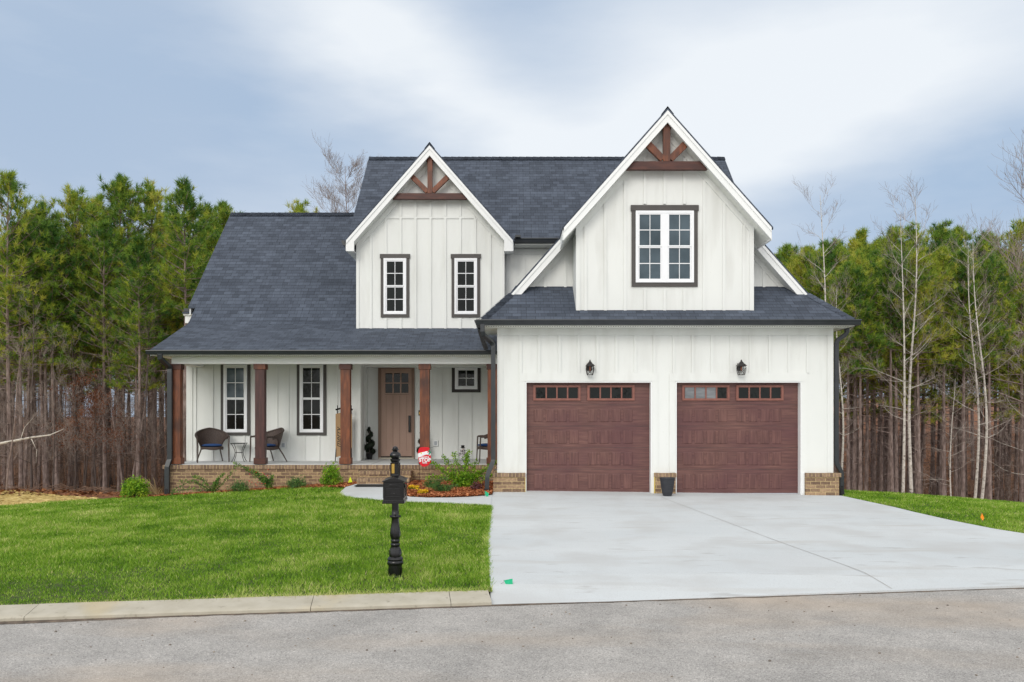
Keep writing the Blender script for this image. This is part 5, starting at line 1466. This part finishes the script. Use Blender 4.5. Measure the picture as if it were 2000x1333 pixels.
# leaning wooden sled sign
def sled_sign():
    S = 78.0; x0, x1 = X(654.5, S), X(686.5, S); y = 1600 / S; zb, zt = PF, Z(792, S)
    root = empty('sled_sign', (x0, y, zb), 0, 'tall burlap-coloured sled sign reading merry CHRISTMAS, half hidden behind a porch post', 'sign')
    L = lambda p: (p[0] - x0, p[1] - y, p[2] - zb)
    k = MB()
    for xx in (x0, x1): k.tube([L((xx, y + .02, zb)), L((xx + (.02 if xx == x0 else -.02), y + .09, zb + .6)), L((xx + (.03 if xx == x0 else -.03), y + .14, zt))], .012, 6)
    k.tube([L((x0 - .01, y + .12, Z(800.5, S))), L(((x0 + x1) / 2, y + .10, Z(796.5, S))), L((x1 + .01, y + .12, Z(800.5, S)))], .022, 8)
    k.build('runner', M['black_metal'], root)
    n = 12; za, zc_ = Z(894, S), Z(809, S)
    top = [(x0 + (x1 - x0) * i / n, zc_ + .035 * math.sin(math.pi * i / n)) for i in range(n + 1)]
    bot = [(x0 + (x1 - x0) * i / n, za + .045 * math.sin(math.pi * i / n)) for i in range(n + 1)]
    b = MB(); b.pxz([(p[0] - x0, p[1] - zb) for p in bot + top[::-1]], .05, .07); b.build('board', M['burlap'], root)
    zm_ = (za + zc_) / 2 - zb
    text_part('script_lettering', 'merry', .20, M['black_print'], root, (.075, .047, zm_ - .05), rot=(R(90), R(-90), 0), shear=.35, extr=.001)
    text_part('block_lettering', 'CHRISTMAS', .155, M['white_print'], root, (.19, .047, zm_), rot=(R(90), R(-90), 0), bold=.004, extr=.001)
sled_sign()

# ================================================================== SHRUBS
def shrub(name, x, y, label, cat, kind, rx, rz, n, size, mat, seed, stems=10, droop=0.0, arcs=None, aspect=.5):
    rg = np.random.default_rng(seed); z = tz(x, y) + .02
    root = empty(name, (x, y, z), 0, label, cat)
    sm = MB(); C_ = []
    if arcs is None:
        for i in range(stems):
            a = rg.uniform(0, 6.28); el = rg.uniform(.35, 1.4); L_ = rg.uniform(.6, 1.0)
            e = np.array([math.cos(a) * math.cos(el) * rx, math.sin(a) * math.cos(el) * rx * .8, math.sin(el) * rz]) * L_
            mid = e * .5 + np.array([0, 0, rz * .08])
            sm.tube([(0, 0, 0), tuple(mid), tuple(e)], [.008, .005, .002], 4)
        q = rg.normal(0, 1, (260, 3)); q /= np.linalg.norm(q, axis=1)[:, None]; rr = rg.uniform(.35, 1, 260) ** .5
        q = q * rr[:, None]; q[:, 2] = np.abs(q[:, 2] * 1.0) 
        lump = 1 + .22 * np.sin(q[:, 0] * 7 + seed) * np.cos(q[:, 1] * 6)
        C_ = q * np.array([rx, rx * .8, rz])[None] * lump[:, None]
        C_[:, 2] += rz * .12
        V = leaves(C_, size * .8, size, n, rg, aspect)
    else:
        for (dx, dz_, bend, th) in arcs:
            pts = []; dy = rg.uniform(-.12, .02)
            for t_ in np.linspace(0, 1, 9):
                pts.append((dx * t_, dy * t_, dz_ * t_ + bend * math.sin(math.pi * t_)))
            sm.tube(pts, [.008 * (1 - .7 * t_) for t_ in np.linspace(0, 1, 9)], 4)
            P = np.array(pts)
            for k in range(len(P) - 1):
                w_ = th * (1 - .55 * k / 8) if k > 0 else th * .4
                nn_ = 26
                base = P[k] + (P[k+1] - P[k]) * rg.uniform(0, 1, (nn_, 1))
                C_.append(base + rg.normal(0, 1, (nn_, 3)) * w_ * .45)
        C_ = np.concatenate(C_)
        V = leaves(C_, size * .25, size, n, rg, aspect)
    sm.build('stem', M['dark_bark'], root)
    zz = V.reshape(-1, 4, 3)[:, 0, 2]
    raw_mesh('foliage', V, 4, M[mat], root, attr=rg.normal(0, .14, len(V) // 4))
    return root
def atpx(px, S): return X(px, S), 1600. / S
x, y = atpx(262, 84); shrub('round_shrub', x, y + .1, 'rounded bright green shrub at the left end of the bed, beside dry grass', 'shrub', 0, .29, .40, 2600, .055, 'leaf_bright', 1)
x, y = atpx(415, 84); shrub('sprawling_shrub', x, y, 'sprawling dark green shrub with arching stems against the brick below the left chair', 'shrub', 0, 1, 1, 1500, .042, 'leaf_mid', 2,
      arcs=[(-.9, .04, .22, .05), (-.75, .26, .12, .05), (-.45, .38, .10, .06), (.15, .32, .05, .05), (.55, .62, -.05, .05), (.30, .45, .08, .05), (-.95, -.02, .10, .05), (.1, .2, .1, .05)])
x, y = atpx(527, 84.5); shrub('arching_shrub', x, y, 'arching green shrub with red berries leaning left over the porch edge', 'shrub', 0, 1, 1, 1500, .042, 'leaf_mid', 3,
      arcs=[(-.78, .62, .06, .07), (-.55, .50, .08, .08), (-.35, .40, .06, .09), (-.18, .34, .02, .08), (.08, .30, .03, .07), (-.05, .22, 0, .08)])
br = MB(); rs = random.Random(5)
for _ in range(16): br.ball((x - rs.uniform(.0, .45), y - .06 - rs.uniform(0, .06), tz(x, y) + rs.uniform(.1, .5)), .011, 5)
tmp = br; 
sh_ = bpy.data.objects['arching_shrub']; br.v = [(a - sh_.location.x, b_ - sh_.location.y, c_ - sh_.location.z) for a, b_, c_ in br.v]; br.build('berry', M['red_cloth'], sh_)
x, y = atpx(468, 85); shrub('low_conifer', x, y, 'low dark green spiky conifer below the post between the chairs', 'shrub', 0, .19, .17, 1100, .06, 'leaf_juniper', 4, aspect=.22)
x, y = atpx(580, 85); shrub('low_conifer', x, y, 'low spreading conifer between the arching shrub and the round shrub', 'shrub', 0, .21, .20, 1200, .06, 'leaf_juniper', 5, aspect=.22)
x, y = atpx(647, 85); shrub('round_shrub', x, y, 'upright bright green ball shrub left of the brick steps', 'shrub', 0, .22, .42, 2200, .045, 'leaf_bright', 6)
x, y = atpx(905, 88); shrub('spreading_shrub', x, y, 'large spreading yellow-green shrub in front of the snowman', 'shrub', 0, 1, 1, 5600, .048, 'leaf_bright', 7,
      arcs=[(-.72, .60, .02, .10), (-.45, .72, 0, .11), (-.20, .80, 0, .13), (.05, .70, 0, .15), (.30, .62, 0, .12), (.75, .62, .02, .10), (.85, .34, .05, .07), (-.80, .22, .12, .08), (-.30, .30, .1, .18), (.25, .25, .1, .18), (0, .35, 0, .2), (-.1, .15, .02, .17), (.45, .40, .05, .1), (.12, .85, 0, .08)])
x, y = atpx(862, 92); shrub('juniper', x, y, 'feathery low juniper in the middle of the mulch bed', 'shrub', 0, 1, 1, 1500, .065, 'leaf_juniper', 8, aspect=.16,
      arcs=[(-.16, .27, .02, .05), (-.26, .13, .04, .045), (.04, .15, .03, .06), (.20, .12, .04, .045), (.34, .16, .03, .03), (-.08, .20, 0, .05), (.1, .08, .03, .05)])
x, y = atpx(842, 89); shrub('juniper', x, y, 'feathery low juniper at the back of the mulch bed, behind the other one', 'shrub', 0, 1, 1, 900, .065, 'leaf_juniper', 9, aspect=.16,
      arcs=[(-.16, .12, .04, .045), (.0, .18, .02, .05), (.17, .16, .03, .045), (.34, .26, .03, .03)])
x, y = atpx(930, 90); shrub('purple_plant', x, y, 'small purple leafed plant right of the large shrub', 'plant', 0, .10, .13, 260, .05, 'leaf_purple', 10)
def flowers(px, py, S, seed, label):
    x = X(px, S); y = 1600. / S; rg = np.random.default_rng(seed)
    root = empty('flower_clump', (x, y, tz(x, y) + .04), 0, label, 'flowers', 'yellow flower clumps in the mulch bed')
    C_ = np.stack([rg.uniform(-.09, .09, 30), rg.uniform(-.07, .07, 30), rg.uniform(.03, .085, 30)], 1)
    raw_mesh('petals', leaves(C_, .012, .030, 420, rg, .9), 4, M['petal_yellow'], root)
    raw_mesh('foliage', leaves(C_ * np.array([1, 1, .5]), .02, .04, 160, rg, .5), 4, M['leaf_mid'], root)
flowers(808, 955, 90.5, 1, 'yellow flower clump near the walk, the left one of two')
flowers(826, 963, 94, 2, 'yellow flower clump beside the junipers, the right one of two')
# dry ornamental grass
x, y = atpx(300, 82); rg = np.random.default_rng(4); V = []
root = empty('ornamental_grass', (x, y, tz(x, y)), 0, 'clump of dry tan ornamental grass right of the round shrub by the porch corner', 'grass clump')
for i in range(110):
    tall = i < 26; dx = rg.normal(-.45 if tall else 0, .22); H_ = rg.uniform(.45, .85) if tall else rg.uniform(.12, .4)
    P = [np.array([rg.normal(0, .07), rg.normal(0, .06), 0])]
    for t_ in (.25, .5, .75, 1.0): P.append(P[0] + np.array([dx * t_ ** 1.6, rg.normal(0, .01), H_ * (t_ - .35 * t_ ** 4)]))
    w_ = np.array([.006, .004, 0])
    for k in range(4): a, b_ = P[k], P[k+1]; f0 = 1 - k / 4.3; f1 = 1 - (k + 1) / 4.3; V += [a - w_*f0, a + w_*f0, b_ + w_*f1, b_ - w_*f1]
raw_mesh('blades', np.array(V), 4, M['dry_blade'], root, attr=np.random.default_rng(1).normal(0, .15, len(V) // 4))
# ================================================================== TREES
LIB = []
def make_pine(seed, H=13.0, crown=.45, wide=2.3, tufts=1.0):
    rg = np.random.default_rng(seed)
    root = empty('pine_tree'); tr = MB()
    bend = rg.normal(0, .12, 2)
    def ax(t): return np.array([bend[0] * math.sin(t * 3), bend[1] * math.sin(t * 2.3), H * t])
    n = 14; tr.tube([ax(i / n) for i in range(n + 1)], [.105 * (1 - .93 * (i / n)) * (1.25 if i == 0 else 1) + .006 for i in range(n + 1)], 7)
    T = []
    def tuft(c, d, L_, k=15, spread=.62):
        d = d / np.linalg.norm(d)
        r = rg.normal(0, 1, (k, 3)); dd = d[None] * (1 - spread * .3) + r * spread; dd /= np.linalg.norm(dd, axis=1)[:, None]
        s = np.cross(dd, rg.normal(0, 1, (k, 3))); s /= np.linalg.norm(s, axis=1)[:, None]
        L2 = L_ * rg.uniform(.75, 1.2, k)[:, None]; c = c[None] - d[None] * rg.uniform(0, .16, (k, 1))
        w = .013
        T.append(np.stack([c - s * w, c + s * w, c + dd * L2], 1).reshape(-1, 3))
    # dead snags on the bare trunk
    for i in range(26):
        t = rg.uniform(.12, crown + .08); a = rg.uniform(0, 6.28); L_ = rg.uniform(.3, 1.7) * (t / crown + .2) ; p = ax(t)
        d = np.array([math.cos(a), math.sin(a), rg.uniform(-.25, .35)])
        q = p + d * L_ * .5 + np.array([0, 0, .05]); e = p + d * L_ + np.array([rg.normal(0, .1), rg.normal(0, .1), rg.uniform(-.1, .3)])
        tr.tube([p, q, e], [.020, .011, .003], 3, caps=False)
    nb = int(64)
    for i in range(nb):
        u = i / (nb - 1); t = crown + (1 - crown) * (u ** .9) * .985
        a = i * 2.399 + rg.normal(0, .4); prof = math.sin(min(1, (u * .88 + .20)) * math.pi) ** .65 if u > .35 else .75 + .25 * u / .35
        L_ = wide * (.22 + .78 * prof) * rg.uniform(.6, 1.2) * (1 - .30 * u)
        rise = -.05 + 1.15 * u + rg.normal(0, .14)
        p = ax(t); d = np.array([math.cos(a), math.sin(a), rise]); d /= np.linalg.norm(d)
        pts = [p + d * L_ * s + np.array([0, 0, .16 * L_ * s * s]) for s in (0, .33, .66, 1.0)]
        tr.tube(pts, [.034 * (1 - u * .6), .022, .013, .005], 3, caps=False)
        m = int((7 + 7 * L_ / wide) * tufts)
        for k in range(m):
            s = rg.uniform(.28, 1.0) if k else 1.0
            c = p + d * L_ * s + np.array([0, 0, .16 * L_ * s * s])
            off = rg.normal(0, 1, 3) * .26 * (1.1 - .5 * s) * (L_ * .5 + .3); off[2] = abs(off[2]) * .7
            e = c + off
            if k % 2 == 0: tr.tube([c, e], [.008, .003], 3, caps=False)
            dir_ = d * .5 + off * .8 + np.array([0, 0, .55 + .5 * u]); tuft(e, dir_, .23 + .06 * rg.random(), 20)
    for k in range(6):
        tuft(ax(1.0) + np.array([0, 0, -.10 * k]) + rg.normal(0, .06, 3), np.array([0, 0, 1.]) + rg.normal(0, .3, 3), .22, 18, .5)
    tr.build('trunk', MT['pine_bark'], root, smooth=True)
    V = np.concatenate(T); nf = len(V) // 3
    tone = np.repeat(rg.normal(0, .19, len(T) ), [len(q) // 3 for q in T])
    tone += np.clip((V.reshape(-1, 3, 3)[:, 0, 2] / H - .75), -.3, .3) * -.25
    raw_mesh('crown', V, 3, MT['needles'], root, attr=tone)
    LIB.append(root); return root, H

def make_bare(seed, H=11.0, r0=.10, bark='pale_bark', n1=26, up=.9, spread=.30, start=.22, lean=0.0, depth=3, name='bare_tree', topup=1.0, fine=1.0, crown_from=.22, leaves_=False):
    rg = np.random.default_rng(seed); root = empty(name); tr = MB(); tw = MB()
    bd = rg.normal(0, .10, 4)
    def ax(t): return np.array([lean * t * H + bd[0] * math.sin(t * 5) + bd[1] * math.sin(t * 11) * .35, bd[2] * math.sin(t * 4), H * t])
    n = 18; tr.tube([ax(i / n) for i in range(n + 1)], [r0 * (1 - .94 * i / n) * (1.2 if i == 0 else 1) + .003 for i in range(n + 1)], 7)
    LV = []
    def branch(p, d, L_, r, lev):
        k = 4; pts = [p]; q = p.copy(); dd = d.copy()
        for i in range(k):
            dd = dd + rg.normal(0, .13, 3) + np.array([0, 0, .10 * up]); dd /= np.linalg.norm(dd)
            q = q + dd * L_ / k; pts.append(q.copy())
        (tr if lev == 0 else tw).tube(pts, [max(r * (1 - .8 * i / k), .0028) for i in range(k + 1)], 4 if lev == 0 else 3, caps=False)
        if lev < depth - 1:
            m = int((7 if lev == 0 else 5) * fine)
            for j in range(m):
                s = rg.uniform(.2, 1.0); i0 = min(int(s * k), k - 1); f = s * k - i0
                c = pts[i0] * (1 - f) + pts[i0 + 1] * f
                a = rg.normal(0, 1, 3); a -= dd * a.dot(dd); a /= np.linalg.norm(a)
                d2 = dd * .75 + a * .65 + np.array([0, 0, .25 * up]); d2 /= np.linalg.norm(d2)
                branch(c, d2, L_ * rg.uniform(.32, .55), r * .45, lev + 1)
        elif leaves_:
            LV.append(q)
    for i in range(n1):
        t = crown_from + (.97 - crown_from) * i / (n1 - 1) + rg.normal(0, .01); t = min(t, .985)
        a = i * 2.4 + rg.normal(0, .5); rel = (t - crown_from) / (1 - crown_from)
        L_ = H * spread * (1.05 - .75 * rel) * rg.uniform(.55, 1.1) * ((1 + 2.6 * max(0, rel - .5)) if bark == 'pale_bark' else 1)
        e = .25 + topup * rel * .9 + rg.normal(0, .12)
        d = np.array([math.cos(a), math.sin(a), e]); d /= np.linalg.norm(d)
        branch(ax(t), d, L_, r0 * .21 * (1.1 - .7 * rel), 0)
    tr.build('trunk', MT[bark], root, smooth=True)
    tw.build('crown', MT['twig_grey'], root)
    if leaves_:
        C_ = np.array(LV); raw_mesh('dead_leaves', leaves(C_, .06, .07, 2600, rg, .6, -.4), 4, MT['dead_leaf'], root)
    LIB.append(root); return root, H

def place(proto, px, D, top=None, height=None, rz=None, label=None, cat='tree', group=None, first=False, base=None):
    src, H = proto
    x = (px - 1000.) * D / 1600.; z = tz(x, D) - .08 if base is None else base
    if top is not None: height = (HOR - top) * D / 1600. + EYE - z
    s = height / H
    if first: r_ = src
    else:
        r_ = src.copy(); COL.objects.link(r_)
        for ch in src.children:
            c_ = ch.copy(); COL.objects.link(c_); c_.parent = r_
    r_.location = (x, D, z); r_.scale = (s, s, s); r_.rotation_euler = (0, 0, random.uniform(0, 6.28) if rz is None else rz)
    tag(r_, label, cat, group)
    used.add(src.name) if first else None
    return r_
used = set()
def reset(): 
    bpy.context.view_layer.update()
P = [make_pine(101, 13, .54, 2.3), make_pine(102, 13, .60, 2.0), make_pine(103, 13, .50, 2.5), make_pine(104, 13, .65, 1.9), make_pine(105, 13, .42, 2.6), make_pine(106, 13, .58, 1.7)]
fl = [True] * 6
GL, GR = 'pines in the woods left of the house', 'pines in the woods right of the house'
def pine(k, *a, **kw):
    f_ = fl[k]; fl[k] = False
    return place(P[k], *a, first=f_, **kw)
# named pines on the left: pixel column, distance, top row
left = [(22, 27.5, 345, 4, 'tallest broad pine at the far left edge of the woods'), (90, 30, 408, 1, 'slender pine behind the tall pine at the left edge'),
        (135, 31, 376, 0, 'full pine, second peak from the left edge'), (182, 32.5, 392, 2, 'pine with a dense low crown left of the tallest middle pine'),
        (238, 31, 353, 3, 'tall pine whose tufted top is the highest in the middle of the left woods'), (300, 32, 368, 0, 'pine just right of the tallest middle pine'),
        (357, 28, 362, 5, 'pine with a clear pinkish trunk and open top nearest the left roof edge'), (400, 34, 412, 2, 'bushy pine behind the roof edge of the left wing'),
        (436, 35, 404, 3, 'pine peeking over the left end of the wing roof'), (268, 27.5, 470, 5, 'pine with a grey trunk standing in front, left of the porch'),
        (205, 29, 440, 4, 'pine with low drooping green branches in the left woods'), (330, 36, 440, 2, 'dense pine filling the gap behind the pinkish trunk'), (60, 35, 425, 2, 'dense pine between the two leftmost peaks')]
for px, D, top, k, lab in left: pine(k, px, D, top=top, label=lab, group=GL)
right = [(1577, 33, 490, 3, 'pine just right of the garage roof edge'), (1640, 34, 480, 0, 'pine behind the bare tree beside the garage'), (1680, 33, 458, 5, 'pointed pine, the leftmost sharp peak of the right woods'),
         (1745, 34, 452, 2, 'wide pine behind the pair of pale bare trees, left side'), (1792, 35, 450, 0, 'wide pine behind the pair of pale bare trees, right side'), (1836, 32, 446, 1, 'tall pine with clustered tufts right of the pale bare trees'),
         (1872, 34, 452, 3, 'pine between the tall clustered pine and the pale pair at the right'), (1933, 33, 462, 2, 'round topped pine right of the pale bare tree near the right edge'), (1995, 30, 440, 4, 'big dark pine at the right edge of the picture'),
         (1657, 26.5, 520, 3, 'pine with a straight pinkish grey trunk, first right of the garage'), (1680, 26, 535, 5, 'pine with a straight pinkish grey trunk, second right of the garage'), (1743, 26, 500, 3, 'pine trunk of the close pair, left one'),
         (1751, 26.6, 505, 5, 'pine trunk of the close pair, right one'), (1796, 26, 495, 1, 'pine with a reddish grey trunk right beside the two white bare trees'), (1842, 27, 490, 3, 'grey trunked pine left of the small white tree'),
         (1880, 26.5, 500, 5, 'grey trunked pine right of the small white tree'), (1934, 26.5, 505, 3, 'grey trunked pine right of the tall white bare tree')]
for px, D, top, k, lab in right: pine(k, px, D, top=top, label=lab, group=GR)
rs = random.Random(42)
for i in range(84):
    D = rs.uniform(29, 78) if i > 30 else rs.uniform(28, 38)
    px = rs.uniform(-170, 500); 
    pine(rs.randrange(6), px, D, top=rs.uniform(440, 540) if D < 45 else rs.uniform(480, 570), label='pine deep in the dense woods behind the front row left of the house', group='background pines left of the house')
for i in range(112):
    D = rs.uniform(29, 80) if i > 40 else rs.uniform(28, 40)
    px = rs.uniform(1500, 2170)
    pine(rs.randrange(6), px, D, top=rs.uniform(480, 540) if D < 45 else rs.uniform(500, 580), label='pine deep in the dense woods behind the front row right of the house', group='background pines right of the house')
for i in range(44):
    D = rs.uniform(60, 84); L_side = i % 2 == 0
    px = rs.uniform(-170, 470) if L_side else rs.uniform(1560, 2170)
    pine((4, 2)[i % 3 == 0], px, D, top=rs.uniform(575, 640), label='pine deep in the dense woods behind the front row %s of the house' % ('left' if L_side else 'right'), group='background pines %s of the house' % ('left' if L_side else 'right'))
pine(0, 577, 60, top=403, label='pine tip showing above the ridge of the wing roof', group='pines behind the house')

# woods across the street behind the camera: they only show as reflections in the window glass
for i in range(20):
    yb = -rs.uniform(40, 56); xb = -42 + 4.5 * i + rs.uniform(-1.2, 1.2)
    src, H_ = P[i % 6]; r_ = src.copy(); COL.objects.link(r_)
    for ch in src.children:
        c_ = ch.copy(); COL.objects.link(c_); c_.parent = r_
    s_ = rs.uniform(.8, 1.0); r_.location = (xb, yb, -.6); r_.scale = (s_, s_, s_); r_.rotation_euler = (0, 0, rs.uniform(0, 6.28))
    tag(r_, 'pine across the street, seen only as a reflection in the window glass', 'tree', 'pines across the street')

# bare trees
Bw = [make_bare(201, 12, .070, 'pale_bark', 24, .9, .15, crown_from=.30), make_bare(202, 12, .065, 'pale_bark', 20, .7, .17, crown_from=.38), make_bare(203, 6, .035, 'pale_bark', 20, .3, .30, crown_from=.25, topup=.4, fine=1.0)]
Bg = [make_bare(211, 9, .05, 'dark_bark', 22, .8, .24, crown_from=.12), make_bare(212, 9, .045, 'dark_bark', 20, 1.0, .30, crown_from=.2), make_bare(213, 7, .035, 'pine_bark', 18, .8, .30, crown_from=.15, lean=.12)]
Bc = [make_bare(221, 12, .12, 'pine_bark', 30, 1.3, .36, crown_from=.3, topup=1.4, fine=1.3), make_bare(222, 4.5, .035, 'dark_bark', 20, .5, .42, crown_from=.3, leaves_=True)]
Bk = make_bare(231, 12, .07, 'pine_bark', 44, .8, .30, crown_from=.42, topup=.9, fine=1.9)
flB = {}
def bare(pr, *a, **kw):
    f_ = id(pr[0]) not in flB; flB[id(pr[0])] = pr[0]
    return place(pr, *a, first=f_, **kw)
GW = 'pale bare trees in front of the right pines'
bare(Bw[0], 1606, 24.5, top=384, label='pale bare tree rising just right of the garage gable', group=GW)
bare(Bw[1], 1762, 24.5, top=425, label='pale bare tree of the crossing pair, left trunk', group=GW)
bare(Bw[0], 1782, 25, top=388, label='pale bare tree of the crossing pair, taller right trunk', group=GW)
bare(Bw[1], 1900, 25, top=478, label='pale bare tree near the right edge, left trunk', group=GW)
bare(Bw[0], 1912, 24.6, top=470, label='pale bare tree near the right edge, right trunk', group=GW)
bare(Bw[0], 1640, 22.5, top=560, label='thin white bare tree touching the garage downspout', group=GW)
bare(Bw[2], 1861, 22.5, top=740, label='small white tree with dense spreading twigs', group=GW)
bare(Bw[2], 2010, 21, top=660, label='white spreading bare tree cut by the right edge', group=GW)
bare(Bc[0], 2040, 27, top=290, label='bare tree whose dark branches enter the sky at the right edge')
bare(Bk, 676, 52, top=326, rz=1, label='bare tree standing behind the house above the wing roof')
bare(Bc[1], 185, 26.5, top=775, label='low shrubby tree holding rusty brown leaves')
bare(Bc[1], 165, 28, top=745, label='low shrubby tree with rusty leaves behind the first one')
bare(Bg[0], 103, 24.8, top=640, label='slim pale grey bare tree in front of the woods', group='slim bare trees left of the house')
bare(Bg[2], 12, 24, top=650, label='leaning bare sapling at the far left edge', group='slim bare trees left of the house')
for i in range(60):
    D = rs.uniform(26, 48); px = rs.uniform(-60, 400)
    bare(Bg[rs.randrange(3)], px, D, height=rs.uniform(3.5, 8.0), label='thin leafless tree in the shade of the left woods', group='thin bare trees among the left pines')
for i in range(16):
    D = rs.uniform(28, 48); px = rs.uniform(1600, 2080)
    bare(Bg[rs.randrange(3)], px, D, height=rs.uniform(3.0, 7.0), label='thin leafless tree in the shade of the right woods', group='thin bare trees among the right pines')

# undergrowth: tangle of bare stems nobody could count
def brush(name, pxr, Dr, n, hr, label, seed, mat='brush'):
    rg = np.random.default_rng(seed)
    D = Dr[0] + (Dr[1] - Dr[0]) * rg.uniform(0, 1, n) ** 1.2; px = rg.uniform(pxr[0], pxr[1], n); x = (px - 1000) * D / 1600.
    z = terr(x, D); h = rg.uniform(hr[0], hr[1], n) * rg.uniform(.5, 1, n)
    lean = rg.normal(0, .28, (n, 2)); V = []
    base = np.stack([x, D, z - .05], 1); prev = base; pw = rg.uniform(.005, .012, n)
    side = rg.uniform(0, 6.28, n); sx = np.stack([np.cos(side), np.sin(side) * .4, np.zeros(n)], 1)
    K = 5
    nodes = [base]
    for k in range(1, K + 1):
        t = k / K
        p = base + np.stack([lean[:, 0] * h * t ** 1.3 + rg.normal(0, .05, n) * h * .3, lean[:, 1] * h * t ** 1.3, h * t], 1)
        w0 = pw * (1 - (k - 1) / (K + .5)); w1 = pw * (1 - k / (K + .5))
        V.append(np.stack([prev - sx * w0[:, None], prev + sx * w0[:, None], p + sx * w1[:, None], p - sx * w1[:, None]], 1).reshape(-1, 3)); prev = p; nodes.append(p)
    for r_ in range(9):
        k = rg.integers(1, K, n); f = rg.uniform(0, 1, n)[:, None]; N_ = np.stack(nodes, 0)
        a = N_[k, np.arange(n)] * (1 - f) + N_[k + 1 if False else np.minimum(k + 1, K), np.arange(n)] * f
        d = rg.normal(0, 1, (n, 3)); d[:, 2] = rg.uniform(.0, 1.2, n); d /= np.linalg.norm(d, axis=1)[:, None]; L_ = (h * rg.uniform(.10, .38, n))[:, None]
        m_ = a + d * L_ * .5; e = a + d * L_ + rg.normal(0, .06, (n, 3)) * L_
        s = np.cross(d, rg.normal(0, 1, (n, 3))); s /= np.linalg.norm(s, axis=1)[:, None]; w = .0045
        V.append(np.stack([a - s*w, a + s*w, m_ + s*w*.8, m_ - s*w*.8], 1).reshape(-1, 3)); V.append(np.stack([m_ - s*w*.8, m_ + s*w*.8, e + s*w*.3, e - s*w*.3], 1).reshape(-1, 3))
    o = raw_mesh(name, np.concatenate(V), 4, MT[mat]); tag(o, label, 'undergrowth', None, 'stuff')
brush('undergrowth', (-120, 420), (29.5, 62), 2400, (.8, 4.4), 'tangle of leafless brown brush under the pines left of the house', 31)
brush('undergrowth', (1570, 2120), (30, 62), 1300, (.8, 4.0), 'tangle of leafless brown brush under the pines right of the house', 32)
chips('leaf_litter', [(-28, 24.5), (-6, 21.5), (-7, 45), (-40, 45)], 26000, MT['litter_leaf'], 'reddish brown fallen leaves on the floor of the left woods', 'leaf litter', sz=(.03, .08), dz=.05)
chips('leaf_litter', [(7.5, 20.8), (26, 20), (34, 45), (14, 45)], 24000, MT['litter_leaf'], 'reddish brown needles and leaves on the floor of the right woods', 'leaf litter', sz=(.03, .08), dz=.05)
# fallen pale branch across the left woods
m_ = MB(); D = 24.5; q = lambda px, py, D: ((px - 1000) * D / 1600, D, Z(py, 1600 / D))
m_.tube([q(-30, 872, D), q(25, 862, D), q(60, 855, D), q(98, 850, D), q(125, 838, D + .3)], [.045, .038, .03, .02, .006], 6)
m_.tube([q(60, 855, D), q(72, 880, D), q(70, 905, D)], [.014, .009, .003], 5)
m_.tube([q(40, 860, D), q(48, 835, D), q(66, 815, D)], [.014, .009, .003], 5)
tag(m_.build('fallen_branch', MT['pale_bark'], smooth=True), 'long pale broken branch lying across the left woods', 'branch')
# ground branches: brush pile by the straw
m_ = MB(); rs2 = random.Random(8)
for i in range(60):
    x = rs2.uniform(-17, -12.5); y = rs2.uniform(24.3, 25.4); a = rs2.uniform(-.5, .5); L_ = rs2.uniform(.3, 1.1); z = tz(x, y)
    m_.tube([(x, y, z + rs2.uniform(.02, .1)), (x + L_ * math.cos(a) * .5, y + L_ * math.sin(a) * .5, z + rs2.uniform(.05, .25)), (x + L_ * math.cos(a), y + L_ * math.sin(a), z + rs2.uniform(.0, .2))], [.012, .009, .004], 4)
tag(m_.build('brush_pile', MT['brush']), 'low pile of cut brown sticks behind the straw', 'brush pile', None, 'stuff')
